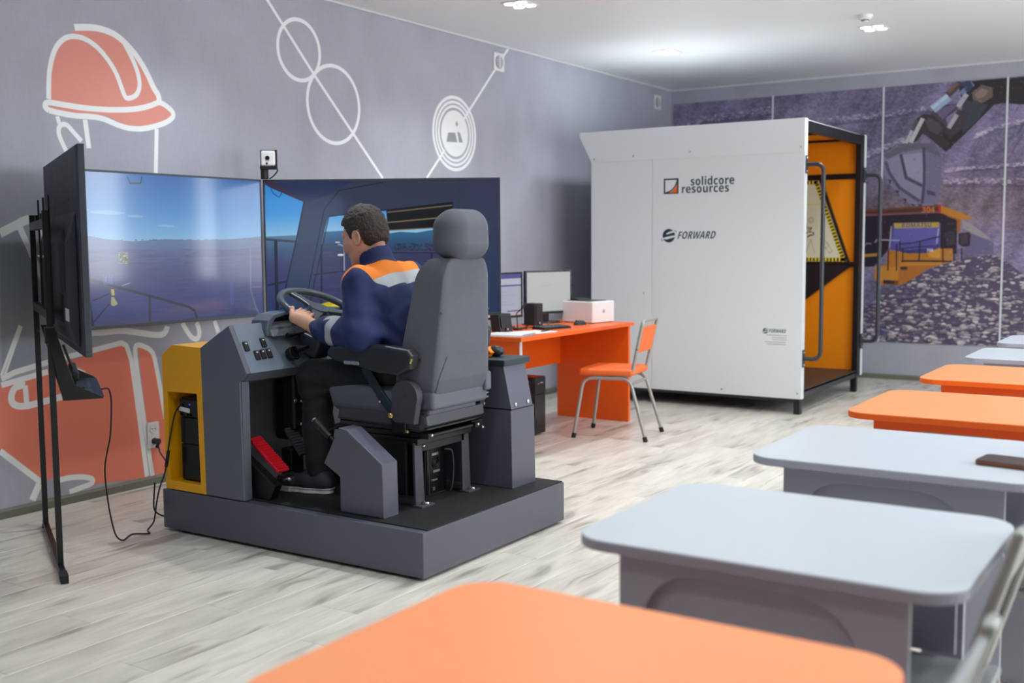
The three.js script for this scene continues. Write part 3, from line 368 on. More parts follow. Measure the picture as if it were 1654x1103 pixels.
const leftView = screenTexture((g, X, Y) => {
  const k = kit(g, X, Y), S = SCR.a;
  k.fill([[0, 0], [1, 0], [1, 0.5], [0, 0.5]], k.grad(0, 0.46, [[0, '#1d67b4'], [0.5, '#3d8cd4'], [1, '#86bdea']]));
  g.globalAlpha = 0.4; for (const [u, v, w, h] of [[0.24, 0.265, 0.15, 0.012], [0.36, 0.285, 0.07, 0.008], [0.5, 0.345, 0.08, 0.008], [0.1, 0.25, 0.12, 0.014]]) { g.fillStyle = '#bcd4ee'; g.beginPath(); g.ellipse(X(u), Y(v), w * 1280 / 2, h * 736, 0.02, 0, 7); g.fill(); } g.globalAlpha = 1;
  k.fill([[0, 0.4], ...S.horizon, [1, 0.41], [1, 1], [0, 1]], k.grad(0.42, 1, [[0, '#5b7ba8'], [0.22, '#545f92'], [0.45, '#44497f'], [0.72, '#38427e'], [1, '#34406f']]));
  terrain(g, X, Y, 0, 1, 0.5, 1);
  g.globalAlpha = 0.5; k.fill([...S.hill, [0.99, 0.55], [0.585, 0.56]], '#3f4a73'); for (let i = 0; i < 60; i++) { g.globalAlpha = 0.05; g.fillStyle = '#8a5a80'; g.beginPath(); g.ellipse(X(0.5 + 0.3 * R9()), Y(0.86 + 0.1 * R9()), 60 + 60 * R9(), 8 + 14 * R9(), 0, 0, 7); g.fill(); } g.globalAlpha = 1;
  for (let i = 0; i < 60; i++) { g.fillStyle = '#44597f'; g.beginPath(); const u = 0.12 + R9() * 0.88; g.ellipse(X(u), Y(0.438), 3 + 8 * R9(), 1 + 2.5 * R9(), 0, 0, 7); g.fill(); }
  k.fill([[0, 1], [0, 0.7], [0.145, 0.72], [0.166, 1]], '#12214a');
  k.line(S.rail, 13, '#2a2c3c'); k.line(S.post, 13, '#22253a'); k.line(S.r3, 6, '#1d2138'); k.line(S.r4, 6, '#1a2040'); k.line(S.hook, 6, '#1b2b46');
  k.line(S.loop, 10, '#5f6a88'); k.line(S.loop2, 8, '#5f6a88');
  const [[a, b], [c, d]] = S.sq; g.fillStyle = '#55603f'; g.fillRect(X(a), Y(b), X(c) - X(a), Y(d) - Y(b)); g.strokeStyle = '#9aa58e'; g.lineWidth = 2; g.strokeRect(X(a), Y(b), X(c) - X(a), Y(d) - Y(b)); for (let i = 0; i < 40; i++) { g.fillStyle = i % 2 ? '#c2c8ac' : '#3b472d'; g.fillRect(X(a) + R9() * 44, Y(b) + R9() * 46, 5, 5); }
  k.fill([[0.24, 0.75], [0.253, 0.75], [0.256, 0.79], [0.243, 0.79]], '#c7b75a'); k.fill([[0.24, 0.8], [0.252, 0.8], [0.268, 0.845], [0.25, 0.86], [0.238, 0.85]], '#a8a585');
  for (let i = 0; i < 7; i++) k.line([[0.212 + i * 0.006, 0.65 + (i % 2) * 0.02], [0.212 + i * 0.006, 0.72]], 2, '#5e86d8'); k.line([[0.29, 0.73], [0.325, 0.715]], 3, '#aab6d8'); for (let i = 0; i < 3; i++) k.line([[0.815 + i * 0.007, 0.74], [0.815 + i * 0.007, 0.9]], 2, '#4a70c4');
});
const rightView = screenTexture((g, X, Y) => {
  const k = kit(g, X, Y), S = SCR.b;
  k.fill([[0, 0], [1, 0], [1, 1], [0, 1]], k.grad(0, 1, [[0, '#353a52'], [0.5, '#33455f'], [1, '#2c4164']]));
  k.fill([[0, 0], [0.4, 0], [0.3, 0.1], [0.2, 0.16], [0.17, 0.17]], '#26335a'); k.fill([[0, 0.005], [0.04, 0.01], [0.18, 0.15], [0.17, 0.17], [0.03, 0.06], [0, 0.03]], '#3d2c44');
  k.fill(S.win1, k.grad(0, 0.42, [[0, '#2a90e6'], [0.6, '#4aa5f0'], [1, '#9ad0f5']])); k.fill([[0, 0.416], [0.141, 0.406], [0.06, 0.98], [0, 0.98]], k.grad(0.4, 1, [[0, '#5f86a6'], [0.2, '#3f5f84'], [0.4, '#3f4274'], [1, '#2c3a6a']]));
  g.save(); g.beginPath(); S.win2.forEach(([u, v], i) => (i ? g.lineTo(X(u), Y(v)) : g.moveTo(X(u), Y(v)))); g.closePath(); g.clip();
  k.fill([[0, 0], [1, 0], [1, 1], [0, 1]], k.grad(0.2, 0.42, [[0, '#3a9cf0'], [1, '#b4dcf4']]));
  k.fill([...S.hor2, [0.82, 0.37], [0.82, 1], [0.1, 1], [0.2, 0.4]], k.grad(0.36, 1, [[0, '#3a7aa8'], [0.16, '#2f587f'], [0.3, '#383d5e'], [0.5, '#3a3a62'], [1, '#2e3860']]));
  terrain(g, X, Y, 0.15, 0.8, 0.5, 1); for (let i = 0; i < 200; i++) { g.fillStyle = '#22324e'; g.fillRect(X(0.55 + R9() * 0.25), Y(0.47 + R9() * 0.05), 3 + 6 * R9(), 2 + 5 * R9()); }
  k.fill(S.yel, '#f2dd2c'); k.fill([[0.205, 0.955], [0.234, 0.914], [0.314, 0.878], [0.3, 0.91], [0.235, 0.95]], '#d8bd20'); g.fillStyle = '#e8eef2'; g.beginPath(); g.ellipse(X(0.325), Y(0.553), 18, 6, 0, 0, 7); g.ellipse(X(0.312), Y(0.46), 14, 3, 0, 0, 7); g.fill();
  k.line(S.railC, 8, '#8f9db2'); k.line([[0.247, 0.481], [0.31, 0.477]], 8, '#3a4256'); k.line(S.postC, 11, '#1b2038'); k.line(S.railD, 6, '#1d2239'); k.line(S.railE, 4, '#181c30'); k.line(S.postE, 6, '#181c30');
  k.fill(S.shade, '#121518'); k.line(S.st1, 7, '#7b6a55'); k.line(S.st2, 7, '#86745a'); k.line(S.st3, 6, '#786852'); g.restore();
  k.line(S.railA, 13, '#3a4256'); k.line(S.railB, 11, '#1e2236'); k.line(S.postA, 18, '#1a1d2c'); k.line(S.hook, 4, '#12386a');
  k.line(S.line1, 5, '#111833'); k.line(S.line2, 5, '#0f1530'); k.line([[0.173, 0.166], [0.14, 0.418], [0.06, 0.976]], 6, '#101831'); k.line([[0.275, 0.272], [0.4, 0.25], [0.801, 0.176], [0.8, 0.353]], 5, '#0e1226');
  k.line([[0.83, 0.03], [0.82, 0.98]], 3, '#26365c'); k.fill([[0.86, 0], [1, 0], [1, 1], [0.86, 1]], 'rgba(60,60,96,0.35)');
});
function television(label, map, px, pz, deg, power, group, w = TV.w) {        // origin: left end of the screen at floor level; local x runs along the screen, local z towards the driver
  const t = local('television', label, 'television', [px, TV.y, pz], -deg * D2R, group), h = TV.h;
  part(t, 'frame', [box(0, w, 0, 0.018, -0.024, 0.002, 0.002), box(0, w, h - 0.011, h, -0.024, 0.002, 0.002), box(0, 0.011, 0.018, h - 0.011, -0.024, 0.002, 0.002), box(w - 0.011, w, 0.018, h - 0.011, -0.024, 0.002, 0.002)], M.tv);
  part(t, 'back_shell', [box(0.004, w - 0.004, 0.004, h - 0.004, -0.03, -0.006, 0.003), extX([[-0.03, 0.03], [-0.03, h - 0.26], [-0.044, h - 0.3], [-0.066, h - 0.38], [-0.066, 0.12], [-0.05, 0.05]], 0.09, w - 0.09, 0.006)], M.tvBack);
  part(t, 'vent_slot', [box(0.3, w - 0.3, h - 0.21, h - 0.2, -0.032, -0.029), box(0.2, 0.24, 0.25, 0.5, -0.068, -0.062), box(0.32, 0.5, 0.12, 0.24, -0.068, -0.064)], M.black);
  const scr = flat(box(0.011, w - 0.011, 0.018, h - 0.011, -0.006, -0.001)), p = scr.attributes.position, q = scr.attributes.uv;
  for (let i = 0; i < p.count; i++) q.setXY(i, p.getX(i) / w, p.getY(i) / h);
  part(t, 'screen', scr, new THREE.MeshPhysicalMaterial({ color: 0x08090b, roughness: 0.2, emissive: 0xffffff, emissiveMap: map, emissiveIntensity: power, clearcoat: 0.75, clearcoatRoughness: 0.08 }), { keepUV: true });
  const l = new THREE.RectAreaLight(0x4a6ab0, 0.28, w - 0.04, h - 0.04); l.position.set(px, TV.y, pz).add(new THREE.Vector3(w / 2, h / 2, 0.006).applyAxisAngle(new THREE.Vector3(0, 1, 0), -deg * D2R)); l.rotation.y = Math.PI - deg * D2R; l.name = 'screen_light'; scene.add(l);
  return t;
}
{
  const front = television('wide television facing the driver, showing blue sky and a dark plain', leftView, 3.364, 0.259, 0, 0.85, 'simulator televisions');
  part(front, 'wall_bracket', [box(0.6, 0.85, 0.25, 0.55, -0.085, -0.06, 0.004), box(0.66, 0.79, 0.36, 0.44, -0.25, -0.08, 0.004), box(0.56, 0.89, 0.2, 0.6, -0.258, -0.246, 0.003)], M.blackMetal);
  television('wide television behind the driver\'s head, showing the view out of a truck cab', rightView, 4.832, 0.252, 60, 0.85, 'simulator televisions');
  const blank = screenTexture((g, X, Y) => { const k = kit(g, X, Y); k.fill([[0, 0], [1, 0], [1, 0.45], [0, 0.45]], k.grad(0, 0.45, [[0, '#2a7fd0'], [1, '#8cc2ec']])); k.fill([[0, 0.45], [1, 0.43], [1, 1], [0, 1]], '#474c80'); });
  const back = television('wide television seen from behind at the left, on a black floor stand', blank, 2.7, 1.472, -60.8, 0.85, 'simulator televisions', 1.375);
  part(back, 'rating_sticker', box(0.11, 0.24, 0.135, 0.185, -0.0675, -0.0655), M.paper, { label: 'small white sticker' });
  // floor stands: two uprights, bars and feet, behind the outer screens
  const stand = (label, px, pz, deg, near, far) => {
    const s = local('television_stand', label, 'stand', [px, 0, pz], -deg * D2R, 'television stands'), z = -0.088;
    for (const x of [near, far]) part(s, 'upright', box(x - 0.0125, x + 0.0125, 0.03, 1.535, z - 0.0125, z + 0.0125, 0.002), M.blackMetal);
    const f = part(s, 'foot_bar', box(near - 0.2, far + 0.05, 0.01, 0.032, z - 0.0125, z + 0.0125, 0.002), M.blackMetal);
    part(f, 'foot_pad', [box(near - 0.205, near - 0.12, 0, 0.036, z - 0.015, z + 0.015, 0.003), box(far, far + 0.055, 0, 0.012, z - 0.015, z + 0.015, 0.003)], M.rubber);
    part(s, 'cross_bar', box(near, far, 1.46, 1.5, z - 0.012, z + 0.012, 0.003), M.blackMetal);
    part(s, 'cross_bar', box(near, far, 1.08, 1.12, z - 0.012, z + 0.012, 0.003), M.blackMetal);
    for (const x of [near + 0.02, near + 0.3, far - 0.2]) { const b = part(s, 'mount_bracket', [box(x - 0.012, x + 0.012, 1.06, 1.6, -0.0755, -0.068, 0.002), box(x - 0.02, x + 0.02, 1.46, 1.53, z, -0.072, 0.002)], M.blackMetal); part(b, 'bolt', cyl(0.006, 0.01, 0, 0, 0).rotateX(Math.PI / 2).translate(x, 1.34, -0.078), M.chrome); }
    return s;
  };
  const s = stand('black floor stand behind the left television, with a slotted shelf arm', 3.364 - TV.w * 0.5, 0.259 + TV.w * 0.866, -60, 0.47, 1.28);
  part(s, 'clamp', [box(0.45, 0.49, 0.98, 1.05, -0.11, -0.07, 0.003)], M.blackMetal);
  stand('black floor stand behind the television with the cab view', 4.832, 0.252, 60, 0.2, 1.25);
  // shelf arm reaching below the screen, with a small tracking sensor
  const L = (x, y, z) => V([x, y, z]).applyAxisAngle(new THREE.Vector3(0, 1, 0), 60 * D2R).add(new THREE.Vector3(3.364 - TV.w * 0.5, 0, 0.259 + TV.w * 0.866)).toArray();
  const loc = (g) => g.rotateY(60 * D2R).translate(3.364 - TV.w * 0.5, 0, 0.259 + TV.w * 0.866);
  const tl = (g) => loc(g.translate(-0.45, -0.735, 0).rotateZ(0.19).translate(0.45, 0.735, 0));
  const arm = thing('sensor_shelf', 'black angled shelf plate with slots, bolted to the left stand', 'shelf', L(0.7, 0.72, -0.1));
  part(arm, 'arm', loc(extX([[-0.105, 1.04], [-0.07, 1.04], [-0.02, 0.86], [0.0, 0.8], [0.11, 0.74], [0.11, 0.735], [-0.05, 0.735]], 0.45, 0.456, 0.001)), M.blackMetal);
  part(arm, 'arm', loc(extX([[-0.105, 1.04], [-0.08, 1.04], [-0.03, 0.87], [0.11, 0.797], [0.11, 0.792], [-0.05, 0.792]], 0.744, 0.75, 0.001)), M.blackMetal);
  part(arm, 'plate', tl(extY([[0.45, -0.05], [0.45, 0.09], [0.47, 0.115], [0.73, 0.115], [0.75, 0.09], [0.75, -0.05]], 0.735, 0.741, 0.001)), M.blackMetal);
  part(arm, 'rail', loc(box(0.45, 0.75, 1.0, 1.03, -0.0745, -0.062, 0.003)), M.blackMetal);
  const sl = []; for (let i = 0; i < 4; i++) for (let j = 0; j < 2; j++) sl.push(tl(box(0.5 + j * 0.1, 0.58 + j * 0.1, 0.7405, 0.7418, -0.01 + i * 0.025, 0.002 + i * 0.025))); part(arm, 'slot', sl, mat('#33363b', 0.6));
  const sen = thing('tracking_sensor', 'small black tracking camera under the left television', 'sensor', L(0.62, 0.78, 0.0));
  part(sen, 'body', [tl(box(0.58, 0.66, 0.742, 0.752, -0.01, 0.05, 0.003)), tl(box(0.54, 0.7, 0.79, 0.83, -0.005, 0.025, 0.008)), tl(box(0.61, 0.635, 0.75, 0.8, 0.0, 0.02, 0.003))], M.darkPlastic);
  part(sen, 'wire', wire([L(0.6, 0.85, 0.01), L(0.6, 0.9, -0.01), L(0.58, 0.96, -0.03)], 0.006), M.black);
  // face camera on a pole at the joint of the two front screens
  const cx = 4.83, cz = 0.285, cam2 = thing('pole_camera', 'small white camera in a black holder on a pole above the televisions', 'camera', [cx, 1.782, cz]);
  part(cam2, 'pole', box(cx - 0.018, cx + 0.018, 1.782, 1.87, cz - 0.03, cz + 0.005, 0.004), M.blackMetal);
  const q = new THREE.Matrix4().makeRotationY(-50 * D2R).setPosition(cx + 0.005, 1.9, cz + 0.02), rot = (g) => g.applyMatrix4(q);
  part(cam2, 'holder', [rot(box(-0.05, 0.05, -0.06, 0.055, -0.02, 0.01, 0.004)), rot(box(-0.05, 0.05, -0.062, -0.04, 0, 0.035, 0.004)), rot(box(0.044, 0.052, -0.05, 0.055, 0, 0.03, 0.002))], M.black);
  const cb = part(cam2, 'camera_body', rot(box(-0.044, 0.042, -0.042, 0.05, 0, 0.034, 0.012)), M.whitePlastic);
  part(cb, 'lens', [rot(new THREE.CylinderGeometry(0.012, 0.014, 0.012, 20).rotateX(Math.PI / 2).translate(-0.004, 0.006, 0.036)), rot(new THREE.CylinderGeometry(0.006, 0.006, 0.008, 14).rotateX(Math.PI / 2).translate(-0.008, -0.026, 0.036))], M.blackGloss);
  part(cam2, 'cable', wire([[cx + 0.03, 1.86, cz + 0.06], [cx + 0.045, 1.83, cz + 0.05], [cx + 0.03, 1.8, cz + 0.03], [cx + 0.03, 1.786, cz]], 0.004), M.black);
}
// ---------------------------------------------------------------- the driver
// distance fields joined with a smooth minimum and meshed on a grid (surface nets)
const smin = (a, b, k) => { const h = Math.max(k - Math.abs(a - b), 0) / k; return Math.min(a, b) - h * h * k * 0.25; };
function capsule(p, A, B, ra, rb) {
  const bx = B[0] - A[0], by = B[1] - A[1], bz = B[2] - A[2], px = p[0] - A[0], py = p[1] - A[1], pz = p[2] - A[2];
  const t = Math.max(0, Math.min(1, (px * bx + py * by + pz * bz) / (bx * bx + by * by + bz * bz + 1e-12)));
  return Math.hypot(px - bx * t, py - by * t, pz - bz * t) - (ra + (rb - ra) * t);
}
const bonesField = (bones, k) => (p) => { let d = 1e3; for (const [A, B, ra, rb, kk] of bones) { const c = capsule(p, A, B, ra, rb); d = d > 900 ? c : smin(d, c, kk ?? k); } return d; };
function surface(f, lo, hi, cell) {
  const n = [0, 1, 2].map((i) => Math.ceil((hi[i] - lo[i]) / cell) + 1), [nx, ny, nz] = n, F = new Float32Array(nx * ny * nz), id = new Int32Array(nx * ny * nz).fill(-1);
  const I = (x, y, z) => x + nx * (y + ny * z);
  for (let z = 0; z < nz; z++) for (let y = 0; y < ny; y++) for (let x = 0; x < nx; x++) F[I(x, y, z)] = f([lo[0] + x * cell, lo[1] + y * cell, lo[2] + z * cell]);
  const pos = [], idx = [];
  for (let z = 0; z < nz - 1; z++) for (let y = 0; y < ny - 1; y++) for (let x = 0; x < nx - 1; x++) {
    let m = 0, c = 0, sx = 0, sy = 0, sz = 0; const v = [];
    for (let k = 0; k < 8; k++) { v[k] = F[I(x + (k & 1), y + ((k >> 1) & 1), z + (k >> 2))]; if (v[k] < 0) m |= 1 << k; }
    if (m === 0 || m === 255) continue;
    for (const [a, b] of EDGES) { if (((m >> a) & 1) === ((m >> b) & 1)) continue; const t = v[a] / (v[a] - v[b]); sx += (a & 1) + t * ((b & 1) - (a & 1)); sy += ((a >> 1) & 1) + t * (((b >> 1) & 1) - ((a >> 1) & 1)); sz += (a >> 2) + t * ((b >> 2) - (a >> 2)); c++; }
    id[I(x, y, z)] = pos.length / 3; pos.push(lo[0] + (x + sx / c) * cell, lo[1] + (y + sy / c) * cell, lo[2] + (z + sz / c) * cell);
  }
  const quad = (a, b, c, d, flip) => { if (a < 0 || b < 0 || c < 0 || d < 0) return; if (flip) idx.push(a, c, b, a, d, c); else idx.push(a, b, c, a, c, d); };
  for (let z = 1; z < nz - 1; z++) for (let y = 1; y < ny - 1; y++) for (let x = 1; x < nx - 1; x++) {
    const s = F[I(x, y, z)] < 0;
    if (s !== F[I(x + 1, y, z)] < 0) quad(id[I(x, y - 1, z - 1)], id[I(x, y, z - 1)], id[I(x, y, z)], id[I(x, y - 1, z)], !s);
    if (s !== F[I(x, y + 1, z)] < 0) quad(id[I(x - 1, y, z - 1)], id[I(x - 1, y, z)], id[I(x, y, z)], id[I(x, y, z - 1)], !s);
    if (s !== F[I(x, y, z + 1)] < 0) quad(id[I(x - 1, y - 1, z)], id[I(x, y - 1, z)], id[I(x, y, z)], id[I(x - 1, y, z)], !s);
  }
  const g = new THREE.BufferGeometry(); g.setAttribute('position', new THREE.Float32BufferAttribute(pos, 3)); g.setIndex(idx);
  const nor = new Float32Array(pos.length), e = cell * 0.5;
  for (let i = 0; i < pos.length; i += 3) { const p = [pos[i], pos[i + 1], pos[i + 2]], d = [0, 1, 2].map((k) => { const a = p.slice(), b = p.slice(); a[k] += e; b[k] -= e; return f(a) - f(b); }), L = Math.hypot(...d) || 1; for (let k = 0; k < 3; k++) nor[i + k] = d[k] / L; }
  g.setAttribute('normal', new THREE.BufferAttribute(nor, 3)); return g;
}
const EDGES = []; for (let a = 0; a < 8; a++) for (const k of [1, 2, 4]) if (!(a & k)) EDGES.push([a, a | k]);
// cut a mesh along fn = 0: [where fn < 0, where fn >= 0]
function split(geo, fn) {
  const g = geo.index ? geo.toNonIndexed() : geo, P = g.attributes.position.array, N = g.attributes.normal.array, out = [[[], []], [[], []]];
  const vert = (i) => [P[i * 3], P[i * 3 + 1], P[i * 3 + 2], N[i * 3], N[i * 3 + 1], N[i * 3 + 2]];
  const put = (side, poly) => { for (let i = 1; i < poly.length - 1; i++) for (const q of [poly[0], poly[i], poly[i + 1]]) { out[side][0].push(q[0], q[1], q[2]); out[side][1].push(q[3], q[4], q[5]); } };
  for (let i = 0; i < P.length / 3; i += 3) {
    const v = [vert(i), vert(i + 1), vert(i + 2)], d = v.map((q) => fn(q)), a = [], b = [];
    for (let k = 0; k < 3; k++) { const j = (k + 1) % 3; (d[k] < 0 ? a : b).push(v[k]); if (d[k] < 0 !== d[j] < 0) { const t = d[k] / (d[k] - d[j]), m = v[k].map((q, c) => q + (v[j][c] - q) * t); a.push(m); b.push(m); } }
    if (a.length > 2) put(0, a); if (b.length > 2) put(1, b);
  }
  return out.map(([p, n]) => { const q = new THREE.BufferGeometry(); q.setAttribute('position', new THREE.Float32BufferAttribute(p, 3)); q.setAttribute('normal', new THREE.Float32BufferAttribute(n, 3)); return q; });
}
// ---------------------------------------------------------------- driving simulator: platform, console, lever box, pedestal
const PT = 0.21;                                                     // top of the platform
{
  const p = thing('simulator_platform', 'low grey metal platform with a black rubber floor under the driving seat', 'platform', [4.06, 0, 1.69]);
  part(p, 'skirt', extY([[3.49, 0.89], [4.63, 0.89], [4.63, 2.485], [3.49, 2.485]], 0.014, 0.205, 0.003), M.plinth);
  part(p, 'rubber_floor', extY([[3.545, 1.36], [4.625, 1.36], [4.625, 2.478], [3.53, 2.478]], 0.2045, PT, 0.001), M.rubber);
  for (const [x, z] of [[3.56, 0.97], [4.55, 0.97], [3.56, 2.4], [4.57, 2.4]]) { const f = part(p, 'levelling_foot', cyl(0.022, 0.008, x, 0.004, z, 16), M.rubber); part(f, 'bolt', cyl(0.006, 0.016, x, 0.01, z, 10), M.steel); }
}
{
  const c = thing('control_console', 'grey and yellow metal driving console with dashboard, steering wheel and pedals', 'console', [4.06, PT, 1.2]);
  // yellow cabinet at the front, with an open bay on the near side
  part(c, 'yellow_cabinet', [extX([[0.908, PT], [0.908, 0.86], [0.985, 0.913], [1.182, 0.908], [1.192, PT]], 3.495, 3.507, 0.001, [[[0.938, 0.252], [0.938, 0.686], [1.148, 0.688], [1.156, 0.252]]]),
    extX([[0.908, PT], [0.908, 0.86], [0.985, 0.913], [1.182, 0.908], [1.192, PT]], 4.613, 4.625, 0.001),
    extX([[0.908, PT], [0.908, 0.86], [0.92, 0.855], [0.92, PT]], 3.507, 4.613, 0.001), extX([[0.908, 0.86], [0.985, 0.913], [0.985, 0.901], [0.917, 0.853]], 3.507, 4.613, 0.001), extX([[0.985, 0.913], [1.182, 0.908], [1.182, 0.896], [0.985, 0.901]], 3.507, 4.613, 0.001), box(3.507, 3.98, PT + 0.001, 0.25, 0.925, 1.175, 0.001), box(3.507, 3.98, 0.688, 0.7, 0.925, 1.175), box(3.98, 3.99, PT + 0.001, 0.9, 0.925, 1.175), box(3.507, 3.98, 0.25, 0.69, 0.922, 0.93)], M.yellow);
  const side = [[1.192, PT], [1.182, 0.908], [1.377, 1.019], [1.486, 0.803], [1.438, 0.76], [1.446, PT]];
  part(c, 'side_panel', extX(side, 3.494, 3.52, 0.003), M.console);
  part(c, 'side_panel', extX(side, 4.6, 4.626, 0.003), M.console);
  for (const x of [3.5, 4.575]) part(c, 'side_panel_return', box(x, x + 0.045, PT, 0.762, 1.428, 1.447, 0.002), M.console);
  part(c, 'top_panel', extX([[1.182, 0.908], [1.377, 1.019], [1.38, 1.008], [1.186, 0.898]], 3.52, 4.6, 0.001), M.console);
  part(c, 'back_panel', box(3.52, 4.6, PT, 0.9, 1.178, 1.19, 0.001), mat('#85878a', 0.4));
  const dash = part(c, 'dashboard', extX([[1.377, 1.019], [1.486, 0.803], [1.478, 0.797], [1.368, 1.013]], 3.52, 4.6, 0.0015), M.consoleTop);
  part(c, 'dashboard_underside', extX([[1.486, 0.803], [1.438, 0.76], [1.3, 0.73], [1.3, 0.74], [1.436, 0.768], [1.479, 0.806]], 3.52, 4.6, 0.001), M.console);
  // rocker switches, set into the sloping dashboard
  const dn = new THREE.Vector3(0, 0.109, 0.216).normalize(), at = (x, t, out) => new THREE.Vector3(x, 1.019 - 0.216 * t, 1.377 + 0.109 * t).addScaledVector(dn, out), tilt = Math.atan2(0.109, 0.216);
  for (const [x, t] of [[3.548, 0.46], [3.66, 0.42], [3.595, 0.66], [3.633, 0.655], [3.672, 0.65]]) {
    const p = at(x, t, 0.003), s = part(dash, 'rocker_switch', place(cbox(0.028, 0.046, 0.012, 0.003), p.x, p.y, p.z, 0, -tilt), M.black);
    const q = at(x, t - 0.05, 0.01); part(c, 'switch_icon', place(cbox(0.009, 0.006, 0.002), q.x, q.y, q.z, 0, -tilt), M.whitePlastic);
  }
  // instrument hood with a dark display
  const hx0 = 3.69, hx1 = 4.37;
  const hood = part(c, 'instrument_hood', extZ([[hx0, 0.955], ...[[hx0, 0.99], [hx0 + 0.012, 1.03], [hx0 + 0.05, 1.056], [hx0 + 0.13, 1.066], [hx1 - 0.13, 1.066], [hx1 - 0.05, 1.056], [hx1 - 0.012, 1.03], [hx1, 0.99]], [hx1, 0.955], [hx1 - 0.02, 0.955], [hx1 - 0.022, 0.99], [hx1 - 0.06, 1.038], [hx1 - 0.13, 1.05], [hx0 + 0.13, 1.05], [hx0 + 0.06, 1.038], [hx0 + 0.022, 0.99], [hx0 + 0.02, 0.955]], 1.31, 1.42, 0.004), mat('#5d6873', 0.35));
  part(hood, 'instrument_panel', extZ([[hx0 + 0.02, 0.95], [hx0 + 0.022, 0.99], [hx0 + 0.06, 1.038], [hx0 + 0.13, 1.05], [hx1 - 0.13, 1.05], [hx1 - 0.06, 1.038], [hx1 - 0.022, 0.99], [hx1 - 0.02, 0.95]], 1.34, 1.36, 0.002), M.blackGloss);
  part(hood, 'display_ledge', [extX([[1.36, 1.0], [1.425, 0.985], [1.44, 0.955], [1.37, 0.96]], hx0 + 0.02, hx1 - 0.02, 0.004)], mat('#7d858c', 0.3, { bs: 0.0006 }));
  // steering column, wheel and stalks
  const wc = [4.03, 1.07, 1.44], wt = 25 * D2R, nrm = [0, Math.cos(wt), Math.sin(wt)];
  const WQ = new THREE.Matrix4().makeBasis(new THREE.Vector3(1, 0, 0), new THREE.Vector3(0, Math.cos(wt), Math.sin(wt)), new THREE.Vector3(0, -Math.sin(wt), Math.cos(wt))).setPosition(...wc);
  const colEnd = [4.03, 0.6, 1.23], hubLow = [wc[0], wc[1] - nrm[1] * 0.07, wc[2] - nrm[2] * 0.07];
  part(c, 'steering_column', [rod(hubLow, [4.03, 0.86, 1.35], 0.05, 18, 0.036), rod([4.03, 0.88, 1.37], colEnd, 0.055, 16), box(3.9, 4.16, 0.42, 0.72, 1.24, 1.36, 0.02), rod([3.93, 0.6, 1.4], [3.93, 0.7, 1.33], 0.04), box(3.86, 4.0, 0.48, 0.8, 1.33, 1.42, 0.02)], M.black);
  part(c, 'column_shroud', [place(cbox(0.2, 0.13, 0.16, 0.02), 4.03, 0.945, 1.44, 0, 25 * D2R), place(cbox(0.11, 0.1, 0.13, 0.015), 3.95, 0.9, 1.475, 0.1, 20 * D2R)], mat('#4b4f58', 0.4));
  for (const [a, b, r] of [[[3.95, 0.965, 1.45], [3.79, 0.955, 1.455], 0.011], [[3.95, 0.9, 1.48], [3.8, 0.885, 1.49], 0.017], [[4.1, 0.965, 1.45], [4.26, 0.96, 1.44], 0.011]]) { const s = part(c, 'stalk', rod(a, b, r * 0.55), M.black); const d = V(b).sub(V(a)).normalize(); part(s, 'stalk_knob', rod(V(b).addScaledVector(d, -0.05).toArray(), b, r, 14, r * 1.15), M.black); }
  part(c, 'ignition_lock', [new THREE.CylinderGeometry(0.032, 0.032, 0.03, 22).rotateX(Math.PI / 2 - 0.4).translate(3.79, 0.87, 1.485), new THREE.TorusGeometry(0.03, 0.006, 8, 22).rotateX(-0.4).translate(3.79, 0.876, 1.5)], M.blackGloss);
  part(c, 'column_bolt', [new THREE.SphereGeometry(0.011, 10, 8).translate(3.86, 0.63, 1.425), new THREE.SphereGeometry(0.011, 10, 8).translate(3.9, 0.625, 1.43), new THREE.SphereGeometry(0.011, 10, 8).translate(3.9, 0.51, 1.425)], M.steel);
  const rim = part(c, 'steering_wheel', [new THREE.TorusGeometry(0.196, 0.018, 14, 56).rotateX(Math.PI / 2).applyMatrix4(WQ)], M.wheel);
  for (const a of [95, 215, 335]) { const g = extZ([[0.03, -0.032], [0.03, 0.032], [0.1, 0.022], [0.195, 0.022], [0.195, -0.022], [0.1, -0.022]], -0.01, 0.01, 0.006).rotateX(-Math.PI / 2); g.translate(0, -0.006, 0).rotateY(a * D2R).applyMatrix4(WQ); part(rim, 'spoke', g, M.wheel); }
  part(rim, 'hub', [new THREE.CylinderGeometry(0.05, 0.062, 0.04, 28).translate(0, -0.012, 0).applyMatrix4(WQ)], M.wheel);
  // footwell pedals
  const red = part(c, 'brake_pedal', place(cbox(0.075, 0.016, 0.235, 0.005), 3.655, 0.402, 1.447, 0, 37 * D2R), M.red, { label: 'long red ribbed pedal' });
  const rb = []; for (let i = 0; i < 14; i++) rb.push(place(cbox(0.07, 0.005, 0.008, 0.001).translate(0, 0.009, -0.106 + i * 0.016), 3.655, 0.402, 1.447, 0, 37 * D2R)); part(red, 'tread', rb, M.red);
  part(c, 'pedal_mount', [extX([[1.36, PT + 0.001], [1.54, PT + 0.001], [1.575, 0.28], [1.3, 0.45], [1.27, 0.4]], 3.565, 3.612, 0.003), rod([3.612, 0.315, 1.555], [3.7, 0.315, 1.555], 0.011)], M.black);
  part(c, 'pedal_hinge', [rod([3.63, 0.3, 1.56], [3.69, 0.3, 1.56], 0.008), new THREE.SphereGeometry(0.013, 10, 8).translate(3.66, 0.296, 1.57)], M.steel);
